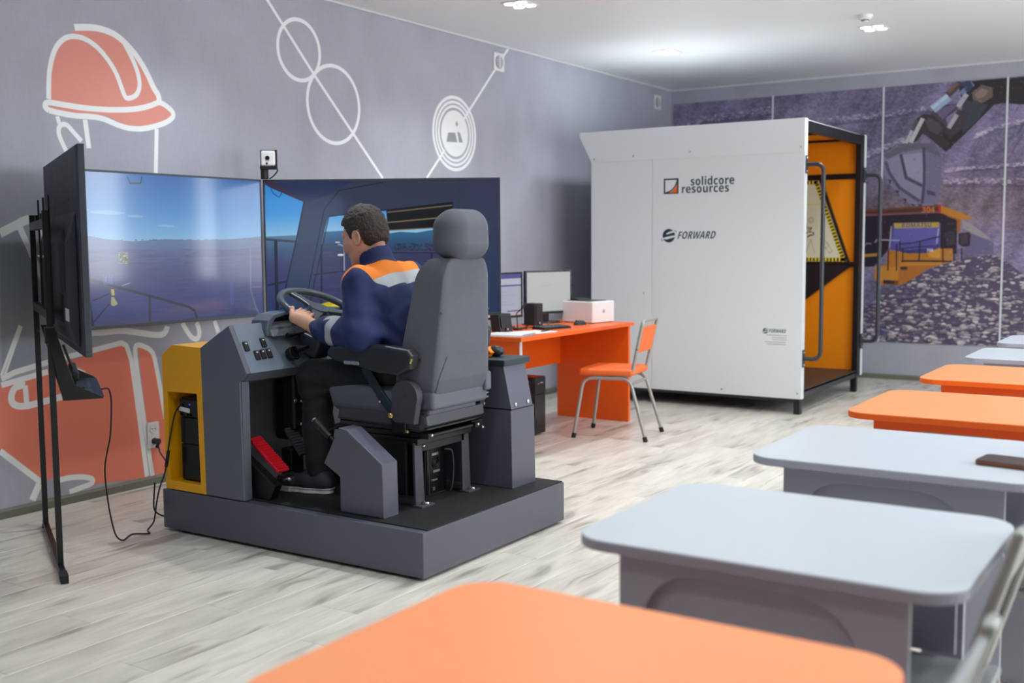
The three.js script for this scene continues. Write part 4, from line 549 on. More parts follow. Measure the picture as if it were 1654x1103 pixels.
  const ac = part(c, 'accelerator_pedal', place(cbox(0.07, 0.014, 0.16, 0.004), 3.865, 0.43, 1.425, 0, 50 * D2R), mat('#3c4248', 0.5, { bs: 0.002, bump: weaveBump }), { label: 'dark ribbed pedal' });
  const ab = []; for (let i = 0; i < 10; i++) ab.push(place(cbox(0.07, 0.005, 0.007, 0.001).translate(0, 0.008, -0.072 + i * 0.016), 3.865, 0.43, 1.425, 0, 50 * D2R)); part(ac, 'tread', ab, mat('#565d64', 0.45));
  part(c, 'pedal_base', box(3.82, 3.91, PT + 0.001, 0.4, 1.36, 1.43, 0.01), M.black); part(c, 'pedal_base', box(4.15, 4.28, PT + 0.001, 0.26, 1.28, 1.44, 0.01), M.black);
  const pc = thing('tower_computer', 'black tower computer inside the yellow cabinet', 'computer', [3.7, 0.25, 1.06], 'tower computers');
  part(pc, 'case', box(3.545, 3.93, 0.252, 0.655, 0.975, 1.14, 0.006), M.darkPlastic);
  part(pc, 'front_panel', [box(3.535, 3.546, 0.256, 0.43, 0.982, 1.133, 0.003), box(3.535, 3.546, 0.436, 0.56, 0.98, 1.135, 0.004), box(3.532, 3.546, 0.564, 0.65, 0.978, 1.137, 0.006)], M.blackGloss);
  part(pc, 'white_badge', place(cbox(0.004, 0.022, 0.075, 0.0018), 3.5315, 0.598, 1.015, 0, 0.12), M.whitePlastic, { label: 'white oval badge' });
  part(pc, 'socket_row', [box(3.532, 3.535, 0.572, 0.582, 0.985, 0.997), box(3.532, 3.535, 0.57, 0.581, 1.03, 1.046), box(3.532, 3.535, 0.57, 0.581, 1.05, 1.066)], M.steel);
  part(pc, 'power_light', box(3.529, 3.533, 0.622, 0.628, 1.05, 1.058), new THREE.MeshStandardMaterial({ color: 0x2233aa, emissive: 0x3048ff, emissiveIntensity: 1.2 }));
}
{
  const l = thing('lever_box', 'small grey metal box with a sloping top and black lever, left of the seat', 'lever box', [3.63, PT, 2.08]);
  part(l, 'case', extX([[1.962, PT + 0.001], [1.962, 0.366], [1.868, 0.418], [1.96, 0.584], [2.005, 0.58], [2.204, 0.446], [2.208, PT + 0.001]], 3.575, 3.678, 0.004), M.plinth);
  const lv = part(l, 'lever', rod([3.63, 0.49, 1.915], [3.63, 0.55, 1.83], 0.009), M.black);
  part(lv, 'lever_grip', rod([3.63, 0.525, 1.86], [3.63, 0.59, 1.77], 0.016, 16, 0.022), M.black);
  part(lv, 'lever_tip', rod([3.63, 0.588, 1.773], [3.63, 0.596, 1.762], 0.02, 16, 0.014), M.steel);
}
{
  const p = thing('armrest_pedestal', 'tall grey tapered pedestal with a black padded top, right of the seat', 'pedestal', [4.45, PT, 2.05]);
  const b = [[1.66, PT + 0.001], [1.66, 0.59], [2.36, 0.594], [2.366, PT + 0.001]];
  part(p, 'lower_case', extX(b, 4.347, 4.557, 0.003), M.plinth);
  part(p, 'upper_case', [extX([[1.66, 0.592], [1.74, 0.8], [2.318, 0.8], [2.362, 0.594]], 4.349, 4.541, 0.003)], M.plinth);
  part(p, 'seam', [box(4.346, 4.349, 0.59, 0.595, 1.66, 2.362), box(4.346, 4.546, 0.59, 0.595, 2.36, 2.3635)], M.blackMetal);
  for (const [x, y, z, s] of [[4.3465, 0.612, 2.2, 1], [4.3465, 0.612, 1.95, 1], [4.39, 0.614, 2.361, 0], [4.5, 0.616, 2.361, 0]]) part(p, 'bolt', new THREE.SphereGeometry(0.011, 12, 8).scale(s ? 0.5 : 1, 1, s ? 1 : 0.5).translate(x, y, z), M.chrome);
  part(p, 'pad', box(4.333, 4.565, 0.8, 0.832, 1.72, 2.335, 0.008), mat('#27343a', 0.5, { bump: weaveBump, bs: 0.0005 }));
  const h = thing('hand_controller', 'black and orange hand controller standing on the black pedestal pad', 'controller', [4.44, 0.832, 2.17]);
  part(h, 'grip', [new THREE.CapsuleGeometry(0.026, 0.07, 6, 14).rotateX(0.15).translate(4.42, 0.93, 2.165), new THREE.SphereGeometry(0.036, 16, 10).scale(1, 0.75, 1.25).translate(4.46, 0.858, 2.2)], mat('#2a2f35', 0.4));
  part(h, 'orange_base', [extX([[2.1, 0.833], [2.19, 0.833], [2.215, 0.855], [2.18, 0.882], [2.13, 0.87]], 4.4, 4.455, 0.006)], mat('#f08418', 0.5));
}
// ---------------------------------------------------------------- the driver's seat
{
  const s = thing('driver_seat', 'grey fabric driving seat with headrest, black armrests and suspension base', 'seat', [4.03, PT, 2.02]);
  // base stand with four legs
  for (const [x, z] of [[3.85, 1.82], [4.2, 1.82]]) part(s, 'stand_leg', box(x - 0.025, x + 0.025, PT, 0.5, z - 0.02, z + 0.02, 0.003), M.blackMetal);
  for (const [x, z, d] of [[3.845, 2.19, -1], [4.205, 2.19, 1]]) { const l = part(s, 'stand_leg', [extZ([[x - 0.03, PT + 0.008], [x + 0.035, PT + 0.008], [x + 0.02, 0.5], [x - 0.035, 0.5]], z - 0.006, z + 0.006, 0.001), box(x - 0.035, x + 0.06, PT, PT + 0.008, z - 0.01, z + 0.045, 0.001)], M.plasticGrey); part(l, 'anchor_bolt', [new THREE.SphereGeometry(0.016, 12, 8).scale(1, 0.6, 1).translate(x + 0.022, PT + 0.012, z + 0.024), cyl(0.021, 0.004, x + 0.022, PT + 0.01, z + 0.024, 16)], M.chrome); }
  part(s, 'stand_frame', [box(3.815, 4.235, 0.49, 0.52, 1.8, 2.21, 0.004), box(3.8, 3.815, PT + 0.05, 0.5, 1.84, 2.15), box(3.87, 4.19, 0.455, 0.49, 2.184, 2.196, 0.002)], M.blackMetal);
  part(s, 'slide_rail', [box(3.83, 3.865, 0.52, 0.545, 1.7, 2.26, 0.003), box(4.195, 4.23, 0.52, 0.545, 1.7, 2.26, 0.003), box(4.2, 4.3, 0.515, 0.55, 2.16, 2.235, 0.006), rod([3.86, 0.53, 2.24], [4.2, 0.53, 2.24], 0.009), rod([3.84, 0.548, 1.75], [3.8, 0.5, 1.66], 0.006)], M.black);
  part(s, 'rail_bolt', [[3.85, 0.536, 2.262], [4.21, 0.536, 2.262], [3.83, 0.495, 1.95], [4.28, 0.51, 2.24], [3.87, 0.48, 2.2]].map((p) => new THREE.SphereGeometry(0.009, 10, 8).translate(...p)), M.chrome);
  const pump = part(s, 'suspension', [extX([[1.73, 0.545], [2.2, 0.545], [2.25, 0.56], [2.25, 0.585], [1.75, 0.62]], 3.83, 4.23, 0.012), extX([[1.74, 0.575], [2.23, 0.56], [2.275, 0.585], [2.27, 0.63], [1.76, 0.65]], 3.805, 4.255, 0.016)], M.plasticGrey);
  part(pump, 'bellows_fold', [1, 2, 3, 4].map((i) => box(3.82, 4.24, 0.548 + i * 0.018, 0.553 + i * 0.018, 1.75, 2.262 - (i === 4 ? 0.02 : 0), 0.002)), M.blackMetal);
  part(s, 'pivot_plate', [box(3.79, 3.83, 0.54, 0.64, 2.08, 2.16, 0.006)], M.darkPlastic);
  for (const [r, x, y, z] of [[0.011, 3.795, 0.553, 2.165], [0.016, 3.755, 0.625, 2.105]]) part(s, 'brass_stud', new THREE.SphereGeometry(r, 12, 8).scale(0.7, 1, 1).translate(x, y, z), M.brass);
  // cushion: rounded block, raised at the front
  const puff = (w, h, d, r, fn, seg = 10) => { const g = new RoundedBoxGeometry(w, h, d, seg, r), p = g.attributes.position, v = new THREE.Vector3(); for (let i = 0; i < p.count; i++) { v.fromBufferAttribute(p, i); fn(v); p.setXYZ(i, v.x, v.y, v.z); } const q = mergeVertices((g.deleteAttribute('normal'), g.deleteAttribute('uv'), g), 1e-5); q.computeVertexNormals(); return q; };
  part(s, 'cushion', puff(0.47, 0.14, 0.52, 0.05, (v) => { v.y += 0.02 * (1 - (v.x / 0.235) ** 2) * (v.y > 0 ? 0.4 : 0); if (v.z < 0) v.y += 0.012 * (v.z / 0.26) ** 2; if (v.y < 0) v.z *= 0.93; }).translate(4.03, 0.675, 1.94), M.seat);
  // backrest: tapered shell leaning back a little
  const backZ = (y) => 2.225 + (y - 0.7) * 0.13, halfW = (y) => (y < 1.0 ? 0.23 : 0.23 - (y - 1.0) * 0.18), half = (y) => 0.055 + 0.035 * Math.max(0, 1 - Math.abs(y - 0.8) / 0.35);
  const shell = puff(1, 1, 1, 0.16, (v) => {
    const y = 0.69 + (v.y + 0.5) * 0.63, cx = Math.sign(v.x) * Math.pow(Math.abs(v.x) * 2, 0.9), w = halfW(y), t = half(y);
    const wing = v.z < 0 ? 0.055 * Math.pow(Math.abs(v.x) * 2, 3) : 0;
    v.set(4.03 + cx * w * (v.z < 0 ? 1.04 : 0.93), y, backZ(y) + v.z * 2 * t - wing - 0.005);
  }, 8);
  part(s, 'backrest', shell, M.seat);
  const [cover] = split(shell, (q) => Math.max(q[1] - 1.083 + 0.012 * ((q[0] - 4.03) / 0.2) ** 2 * 0, 0.725 - q[1], Math.abs(q[0] - 4.03) - 0.192, (0.35 - q[5]) * 0.1)), cp = cover.attributes.position, cn = cover.attributes.normal;
  for (let i = 0; i < cp.count; i++) cp.setXYZ(i, cp.getX(i) + cn.getX(i) * 0.003, cp.getY(i) + cn.getY(i) * 0.003, cp.getZ(i) + cn.getZ(i) * 0.003);
  part(s, 'back_cover', cover, M.seat);
  const seam = (y, x0, x1) => wire(Array.from({ length: 9 }, (_, i) => { const x = x0 + ((x1 - x0) * i) / 8; return [x, y, backZ(y) + half(y) - 0.005 - 0.05 * Math.max(0, Math.abs(x - 4.03) / 0.2 - 0.6) ** 2]; }), 0.0035, 40);
  part(s, 'cover_seam', seam(1.083, 3.845, 4.215), M.plasticGrey);
  part(s, 'lower_shell', [box(3.815, 4.245, 0.65, 0.735, 2.17, 2.3, 0.02), box(3.83, 4.2, 0.6, 0.66, 2.12, 2.265, 0.015), box(4.2, 4.25, 0.7, 0.79, 2.28, 2.318, 0.012)], mat('#5f626d', 0.5, { bs: 0.0003 }));
  part(s, 'shell_vent', [0.66, 0.68, 0.7].map((y) => box(4.235, 4.262, y, y + 0.007, 2.24, 2.29, 0.001)), M.steel);
  for (const [x, w] of [[3.76, -1], [4.265, 1]]) part(s, 'recliner_cover', [new THREE.CylinderGeometry(0.072, 0.072, 0.04, 32).rotateZ(Math.PI / 2).translate(x + 0.015, 0.715, 2.185), extX([[2.12, 0.72], [2.1, 0.62], [2.13, 0.595], [2.235, 0.595], [2.255, 0.7]], x - 0.003, x + 0.035, 0.006), new THREE.CylinderGeometry(0.012, 0.012, 0.046, 16).rotateZ(Math.PI / 2).translate(x + 0.015, 0.722, 2.188)], mat('#3b3d42', 0.55, { bs: 0.0004 }));
  part(s, 'headrest', puff(0.285, 0.228, 0.16, 0.078, (v) => { const k = (v.y + 0.11) / 0.22; v.x *= 1 + 0.06 * Math.sin(Math.PI * Math.min(1, k * 1.05)) - 0.1 * Math.max(0, k - 0.6); v.z *= 1 + 0.12 * (1 - k); v.z += 0.02 * (v.x / 0.14) ** 2 * -1; }).translate(4.035, 1.425, 2.315), M.seat);
  for (const x of [3.96, 4.1]) part(s, 'headrest_post', cyl(0.008, 0.07, x, 1.315, 2.315, 12), M.chrome);
  for (const sgn of [-1, 1]) {
    const x = 4.03 + sgn * (sgn < 0 ? 0.265 : 0.26), a = part(s, 'armrest', extX([[1.755, 0.9], [1.775, 0.922], [1.95, 0.94], [2.1, 0.938], [2.225, 0.926], [2.248, 0.9], [2.235, 0.84], [2.17, 0.81], [2.05, 0.814], [1.92, 0.84], [1.79, 0.858], [1.757, 0.875]], x - 0.034, x + 0.034, 0.014), M.armPlastic);
    part(a, 'adjuster', box(x - 0.04, x - 0.02, 0.844, 0.862, 1.86, 1.95, 0.006), M.steel); part(a, 'pivot_pin', rod([x - 0.028, 0.868, 2.236], [x - 0.028, 0.888, 2.244], 0.0055), M.brass);
    part(s, 'armrest_hinge', rod([x, 0.885, 2.2], [4.03 + sgn * 0.19, 0.885, 2.22], 0.022), M.darkPlastic);
  }
  const belt = part(s, 'seat_belt', [bar([3.79, 0.63, 2.1], [3.795, 0.72, 2.01], 0.045, 0.018, [1, 0, 0], 0.006), bar([3.795, 0.71, 2.02], [3.8, 0.83, 1.92], 0.045, 0.006, [1, 0, 0], 0.002)], mat('#1c2c38', 0.6));
  part(belt, 'buckle_stud', new THREE.SphereGeometry(0.008, 10, 8).translate(3.775, 0.68, 2.03), M.chrome);
  // computer standing under the seat
  const pc = thing('tower_computer', 'black tower computer standing under the driving seat', 'computer', [4.05, PT, 2.05], 'tower computers');
  part(pc, 'case', box(3.985, 4.15, PT + 0.001, 0.45, 1.84, 2.12, 0.004), M.darkPlastic);
  part(pc, 'rear_panel', [box(3.99, 4.005, PT + 0.01, 0.44, 2.12, 2.126), box(4.02, 4.145, PT + 0.01, 0.44, 2.118, 2.1215)], M.blackGloss);
  part(pc, 'socket_row', [box(4.03, 4.08, 0.4, 0.412, 2.121, 2.126, 0.001), box(4.04, 4.09, 0.318, 0.33, 2.121, 2.126, 0.001), box(4.025, 4.07, 0.28, 0.288, 2.121, 2.126, 0.001), box(4.035, 4.05, 0.235, 0.25, 2.121, 2.127, 0.001)], M.steel);
  part(pc, 'fan_grille', [new THREE.TorusGeometry(0.025, 0.003, 6, 24).translate(4.06, 0.362, 2.123), new THREE.TorusGeometry(0.014, 0.003, 6, 20).translate(4.06, 0.362, 2.123)], M.blackGloss);
  part(pc, 'power_light', box(4.0, 4.003, 0.37, 0.385, 2.05, 2.07), new THREE.MeshStandardMaterial({ color: 0x2233aa, emissive: 0x3040ff, emissiveIntensity: 1.0 }));
  part(pc, 'cable', wire([[4.12, 0.42, 2.13], [4.15, 0.41, 2.15], [4.165, 0.34, 2.15], [4.155, 0.25, 2.15], [4.15, 0.216, 2.14]], 0.005), mat('#3a3f38', 0.5));
}
{
  const skin = new THREE.MeshPhysicalMaterial({ color: '#dba68b', roughness: 0.55, bumpMap: fineBump, bumpScale: 0.0002, sheen: 0.15 });
  const wn = lattice(64, 64, 41), wob = (p, s) => wn(p[0] * s + p[2] * s * 0.7 + 31, p[1] * s - p[2] * s * 0.4 + 17) - 0.5;
  const J = {
    pel: [4.03, 0.83, 2.05], waist: [4.03, 0.99, 2.02], chest: [4.03, 1.13, 1.935], neck: [4.03, 1.275, 1.825],
    ls: [3.852, 1.195, 1.86], rs: [4.225, 1.2, 1.86], le: [3.775, 0.975, 1.94], re: [4.3, 0.97, 1.93], lw: [3.835, 0.99, 1.605], rw: [4.21, 1.0, 1.61],
    lh: [3.93, 0.79, 2.03], rh: [4.13, 0.79, 2.03], lk: [3.85, 0.755, 1.57], rk: [4.21, 0.76, 1.56], la: [3.815, 0.29, 1.605], ra: [4.215, 0.31, 1.53],
  };
  const person = thing('person', 'young man seated at the wheel in a navy work jacket with orange shoulders', 'person', [4.03, PT, 2.0]);
  // --- head, in its own axes: a forward, b up, s towards his left
  const hc = [4.018, 1.43, 1.745], pitch = 17 * D2R, yaw = 6 * D2R;
  const fw = [-Math.sin(yaw) * Math.cos(pitch), -Math.sin(pitch), -Math.cos(yaw) * Math.cos(pitch)], lf = [-Math.cos(yaw), 0, Math.sin(yaw)], up = [lf[1] * fw[2] - lf[2] * fw[1], lf[2] * fw[0] - lf[0] * fw[2], lf[0] * fw[1] - lf[1] * fw[0]].map((q) => -q);
  const toHead = (p) => { const d = [p[0] - hc[0], p[1] - hc[1], p[2] - hc[2]]; return [d[0] * fw[0] + d[1] * fw[1] + d[2] * fw[2], d[0] * up[0] + d[1] * up[1] + d[2] * up[2], d[0] * lf[0] + d[1] * lf[1] + d[2] * lf[2]]; };
  const H = (a, b, s) => [0, 1, 2].map((i) => hc[i] + a * fw[i] + b * up[i] + s * lf[i]);
  const ell = (q, c, r) => { const x = (q[0] - c[0]) / r[0], y = (q[1] - c[1]) / r[1], z = (q[2] - c[2]) / r[2], k = Math.hypot(x, y, z); return (k - 1) * Math.min(...r); };
  const headField = (p) => {
    const q = toHead(p), m = [q[0], q[1], Math.abs(q[2])];
    let d = ell(q, [-0.012, 0.02, 0], [0.104, 0.1, 0.08]);
    d = smin(d, ell(q, [0.03, -0.045, 0], [0.075, 0.085, 0.066]), 0.04);                    // face
    d = smin(d, capsule(m, [0.0, -0.075, 0.05], [0.07, -0.118, 0.016], 0.018, 0.02), 0.04);   // jaw
    d = smin(d, capsule(m, [0.072, -0.032, 0.045], [0.03, -0.04, 0.066], 0.018, 0.014), 0.03); // cheekbone
    d = smin(d, capsule(m, [0.094, 0.016, 0.012], [0.074, 0.018, 0.05], 0.01, 0.009), 0.02);  // brow
    d = Math.max(d, -(Math.hypot(m[0] - 0.103, m[1] + 0.006, m[2] - 0.034) - 0.016) * 1) ; d = smin(d, Math.hypot(m[0] - 0.083, m[1] + 0.006, m[2] - 0.033) - 0.0135, 0.006); // socket and eye
    d = smin(d, capsule(m, [0.098, 0.0, 0], [0.12, -0.043, 0], 0.009, 0.0125), 0.016); d = smin(d, Math.hypot(m[0] - 0.107, m[1] + 0.048, m[2] - 0.013) - 0.0095, 0.01); // nose
    d = smin(d, capsule(m, [0.1, -0.077, 0], [0.088, -0.078, 0.022], 0.0075, 0.004), 0.008); d = smin(d, capsule(m, [0.097, -0.089, 0], [0.087, -0.087, 0.02], 0.0085, 0.005), 0.008); // lips
    d = smin(d, Math.hypot(m[0] - 0.083, m[1] + 0.12, m[2]) - 0.018, 0.02);                 // chin
    const e = [q[0] + 0.012, q[1] + 0.018, m[2] - 0.079 - 0.25 * Math.max(0, -(q[0] + 0.012))];  // ears: a tilted rim round a hollow
    let ear = Math.max(Math.hypot(e[0] * 1.55, e[1], 0) - 0.034, Math.abs(e[2]) - 0.008); ear = smin(ear, Math.hypot(Math.hypot(e[0] * 1.45, e[1]) - 0.03, e[2] - 0.006) - 0.0052, 0.006);
    ear = Math.max(ear, -(Math.hypot(e[0] * 1.3 - 0.004, e[1] + 0.002, (e[2] - 0.012) * 1.2) - 0.016)); d = smin(d, ear, 0.006);
    d = smin(d, capsule(p, [4.03, 1.24, 1.83], H(-0.03, -0.06, 0), 0.064, 0.057), 0.035);    // neck
    return d;
  };
  const head = surface(headField, [3.89, 1.22, 1.56], [4.15, 1.6, 1.92], 0.0038);
  // --- hands
  const wc = [4.03, 1.07, 1.44], wt = 25 * D2R, wv = [0, Math.sin(wt), -Math.cos(wt)], wn3 = [0, Math.cos(wt), Math.sin(wt)];
  const rimAt = (deg) => { const a = deg * D2R, c = Math.cos(a), s = Math.sin(a); return { c: [wc[0] + 0.196 * c, wc[1] + 0.196 * s * wv[1], wc[2] + 0.196 * s * wv[2]], out: [c, s * wv[1], s * wv[2]], tan: [-s, c * wv[1], c * wv[2]] }; };
  function hand(deg, wrist, side) {                                   // fingers closed round the rim, thumb along its top
    const { c, out, tan } = rimAt(deg), T = tan.map((q) => q * side);  // T points to the index finger's side
    const w = wrist.map((q, i) => q - c[i]), L = Math.hypot(...w), aw = w.map((q) => q / L), at = (o, n, t) => [0, 1, 2].map((i) => c[i] + o * A[i] + n * B[i] + t * T[i]);
    const dotT = aw[0] * T[0] + aw[1] * T[1] + aw[2] * T[2], A0 = aw.map((q, i) => q - dotT * T[i]), la = Math.hypot(...A0), A = A0.map((q) => q / la), B = [A[1] * T[2] - A[2] * T[1], A[2] * T[0] - A[0] * T[2], A[0] * T[1] - A[1] * T[0]].map((q) => q * (side > 0 ? 1 : -1));
    const up3 = B[1] < 0 ? -1 : 1; for (let i = 0; i < 3; i++) B[i] *= up3;
    const bones = [], R = 0.028, len = [0.93, 1, 0.95, 0.8];
    for (let k = 0; k < 4; k++) {
      const t = (1.5 - k) * 0.0205, r = 0.0098 - (k === 3 ? 0.0014 : 0), P = [at(0.052, 0.012, t * 0.92), at(0.024, R * 0.92, t), at(-0.012, R * 0.9, t * 1.02), at(-0.03 * len[k], 0.002, t), at(-0.02, -R * 0.78 * len[k], t * 0.98)];
      bones.push([wrist, P[0], 0.02, 0.0145, 0.03], [P[0], P[1], 0.0135, r + 0.0012, 0.012], [P[1], P[2], r + 0.0008, r, 0.006], [P[2], P[3], r, r * 0.94, 0.006], [P[3], P[4], r * 0.94, r * 0.84, 0.006]);
    }
    const th = [at(0.066, 0.004, 0.03), at(0.03, 0.012, 0.056), at(0.006, 0.022, 0.068), at(-0.014, 0.018, 0.074)];
    bones.push([wrist, th[0], 0.021, 0.0155, 0.025], [th[0], th[1], 0.0155, 0.012, 0.012], [th[1], th[2], 0.0118, 0.0108, 0.006], [th[2], th[3], 0.0106, 0.009, 0.006]);
    bones.push([at(0.05, 0.004, 0.02), at(0.05, 0.004, -0.024), 0.018, 0.016, 0.02]);
    const f = bonesField(bones, 0.01), all = bones.flatMap((b) => [b[0], b[1]]), lo = [0, 1, 2].map((i) => Math.min(...all.map((q) => q[i])) - 0.03), hi = [0, 1, 2].map((i) => Math.max(...all.map((q) => q[i])) + 0.03);
    return surface(f, lo, hi, 0.003);
  }
  const lhand = hand(203, J.lw, -1), rhand = hand(335, J.rw, 1);
  // --- the body under the clothes
  const bodyBones = [[J.pel, J.waist, 0.095, 0.09], [J.waist, J.chest, 0.09, 0.09], [J.chest, J.neck, 0.085, 0.05], [J.ls, J.rs, 0.042, 0.042], [J.ls, J.le, 0.043, 0.038], [J.le, J.lw, 0.038, 0.026], [J.rs, J.re, 0.043, 0.038], [J.re, J.rw, 0.038, 0.026], [J.lh, J.lk, 0.075, 0.052], [J.lk, J.la, 0.05, 0.036], [J.rh, J.rk, 0.075, 0.052], [J.rk, J.ra, 0.05, 0.036], [J.la, [3.785, 0.255, 1.5], 0.034, 0.028], [J.ra, [4.21, 0.28, 1.42], 0.034, 0.028]];
  const body = surface(bonesField(bodyBones, 0.03), [3.6, 0.2, 1.22], [4.45, 1.36, 2.22], 0.014);
  part(person, 'body', [body, head, lhand, rhand], skin);
  // --- eyes
  for (const s of [-1, 1]) part(person, 'eye', [new THREE.SphereGeometry(0.0118, 16, 12).translate(...H(0.0868, -0.006, s * 0.033))], mat('#e8e4df', 0.2));
  for (const s of [-1, 1]) part(person, 'eyebrow', rod(H(0.098, 0.022, s * 0.014), H(0.08, 0.026, s * 0.048), 0.0042, 8, 0.003), mat('#241d19', 0.9));
  // --- hair
  const hairField = (p) => {
    const q = toHead(p), a = q[0], b = q[1], s = Math.abs(q[2]);
    let d = ell(q, [-0.014, 0.024, 0], [0.118, 0.112, 0.091]); d = smin(d, ell(q, [-0.06, -0.03, 0], [0.058, 0.07, 0.071]), 0.03);
    d -= 0.0035 * (wob(p, 75) + 0.8 * wob(p, 210)) + 0.004 * Math.max(0, b - 0.05) / 0.05;
    const line = a > 0.06 ? 0.07 : a > 0.034 ? 0.07 - (0.06 - a) * 1.9 : a > 0.008 ? -0.035 + Math.max(0, a - 0.022) * 4.5 : a > -0.036 ? 0.012 + 0.2 * (0.008 - a) : -0.082 - (a + 0.036) * 0.35;
    const cut = (a > -0.036 && a < 0.008 && s < 0.05) ? -1 : line - b; return Math.max(d, cut, -(headField(p) + 0.002));
  };
  const hairMat = mat('#352b25', 0.6, { bump: weaveBump, bs: 0.002 });
  part(person, 'hair', surface(hairField, [3.88, 1.33, 1.58], [4.15, 1.62, 1.91], 0.0042), hairMat);
  // --- jacket
  const tx = 0.875, tz = -0.483, hh = (p) => (p[1] - 1.29) * tx + (p[2] - 1.82) * tz + 0.12 * (4.03 - p[0]);
  const jb = []; for (const s of [-0.085, 0.085]) jb.push([[4.03 + s, 0.84, 2.05], [4.03 + s * 1.02, 0.99, 2.025], 0.118, 0.115], [[4.03 + s, 0.99, 2.025], [4.03 + s * 1.1, 1.12, 1.94], 0.113, 0.118], [[4.03 + s * 1.1, 1.12, 1.94], [4.03 + s * 0.9, 1.215, 1.87], 0.118, 0.085]);
  jb.push([[4.03, 1.2, 1.885], J.neck, 0.085, 0.066], [[3.88, 1.21, 1.86], [4.2, 1.215, 1.86], 0.075, 0.075], [J.ls, J.le, 0.08, 0.08, 0.05], [J.le, [3.81, 0.985, 1.74], 0.079, 0.068, 0.03], [J.rs, J.re, 0.08, 0.08, 0.05], [J.re, [4.23, 0.995, 1.74], 0.079, 0.068, 0.03], [[3.81, 0.985, 1.74], [3.828, 0.99, 1.64], 0.066, 0.054, 0.012], [[4.23, 0.995, 1.74], [4.213, 1.0, 1.64], 0.066, 0.054, 0.012], [[3.93, 0.83, 1.98], [3.92, 0.84, 1.88], 0.105, 0.08], [[4.13, 0.83, 1.98], [4.14, 0.84, 1.88], 0.105, 0.08]);
  const jf = bonesField(jb, 0.045), collar = (p) => Math.max(capsule(p, [4.03, 1.255, 1.83], [4.026, 1.34, 1.805], 0.086, 0.079), (p[1] - 1.345) * 0.9 - (p[2] - 1.79) * 0.43);
  const fold = (p) => 0.014 * wob(p, 9) + 0.009 * wob([p[2], p[0] * 0.6, p[1]], 17) + 0.006 * Math.sin(p[1] * 75 + p[2] * 38 + 4 * wob(p, 6)) * Math.exp(-(((p[0] - 3.79) / 0.07) ** 2) - ((p[1] - 1.0) / 0.09) ** 2);
  const jacketField = (p) => smin(jf(p) + fold(p), collar(p), 0.012);
  const jacket = surface(jacketField, [3.66, 0.68, 1.56], [4.42, 1.42, 2.2], 0.0085);
  const navy = fabric('#1d2d60', 0.8, 0.0005), hiVis = fabric('#ff8a1c', 0.75, 0.0005), silver = fabric('#b4b8bd', 0.5, 0.0004, { sheen: 0.1 });
  const torso = (p) => Math.max(3.765 + Math.max(-0.02, (p[2] - 1.74) * 0.34) - p[0], p[0] - 4.25 + Math.max(-0.02, (p[2] - 1.74) * 0.28));
  let [inT, sleeves] = split(jacket, torso), [below, above] = split(inT, (p) => Math.min(hh(p) + 0.165, p[2] - 1.715)), [strip, yokeAll] = split(above, (p) => hh(p) + 0.098), [yoke, neckbit] = split(yokeAll, (p) => Math.min(0.095 - capsule(p, [4.03, 1.255, 1.83], [4.026, 1.34, 1.805], 0, 0), p[1] - 1.272));
  const along = (p) => { const ax = [3.815 - 3.775, 0.015, 1.7 - 1.94], L = Math.hypot(...ax); return ((p[0] - 3.775) * ax[0] + (p[1] - 0.975) * ax[1] + (p[2] - 1.94) * ax[2]) / L; };
  const armBand = (p) => Math.max(Math.abs(along(p) - 0.165) - 0.024, p[1] - 1.075, Math.max(p[0] - 3.93, -(p[0] - 4.13)) > 0 && p[0] > 3.93 && p[0] < 4.13 ? 1 : -1);
  let [band2, sleeveNavy] = split(sleeves, armBand);
  const jk = part(person, 'jacket', [below, neckbit, sleeveNavy], navy, { label: 'navy work jacket' });
  part(jk, 'shoulder_yoke', yoke, hiVis, { label: 'bright orange shoulder panel' });
  part(jk, 'reflective_strip', strip, silver, { label: 'silver reflective strip across the back' });
  part(jk, 'reflective_band', band2, silver, { label: 'silver reflective bands round the sleeves' });
  // --- trousers
  const tb = []; tb.push([J.lh, J.lk, 0.098, 0.078], [J.rh, J.rk, 0.098, 0.078], [J.lk, [3.825, 0.52, 1.61], 0.077, 0.07], [[3.825, 0.52, 1.61], [3.815, 0.315, 1.612], 0.068, 0.06], [J.rk, [4.21, 0.52, 1.56], 0.077, 0.07], [[4.21, 0.52, 1.56], [4.215, 0.33, 1.54], 0.068, 0.06], [J.lh, J.rh, 0.11, 0.11], [[3.95, 0.84, 2.06], [4.11, 0.84, 2.06], 0.105, 0.105]);
  const tf = bonesField(tb, 0.04), trousers = surface((p) => Math.max(tf(p) + 0.012 * wob(p, 12) + 0.007 * Math.sin(p[1] * 90 + 5 * wob(p, 8)) * Math.exp(-(((p[2] - 1.6) / 0.09) ** 2) - ((p[1] - 0.7) / 0.1) ** 2), 0.268 - p[1]), [3.66, 0.25, 1.4], [4.4, 0.99, 2.2], 0.0095);
  part(person, 'trousers', trousers, fabric('#15161a', 0.85, 0.0005));
  // --- shoes: dark uppers on white soles
  const shoe = (pts, level) => { const f = bonesField(pts, 0.03); return (p) => Math.max(f(p), level(p)); };
  const lf1 = shoe([[[3.818, 0.262, 1.655], [3.8, 0.262, 1.57], 0.046, 0.047], [[3.8, 0.26, 1.58], [3.776, 0.242, 1.44], 0.046, 0.04], [[3.79, 0.24, 1.48], [3.772, 0.236, 1.42], 0.042, 0.036], [[3.815, 0.27, 1.64], [3.815, 0.31, 1.63], 0.042, 0.04]], (p) => Math.max(PT + 0.002 - p[1], p[1] - 0.318));
  const lshoe = surface(lf1, [3.7, 0.19, 1.34], [3.9, 0.34, 1.74], 0.005), [sole, upper] = split(lshoe, (p) => p[1] - 0.241);
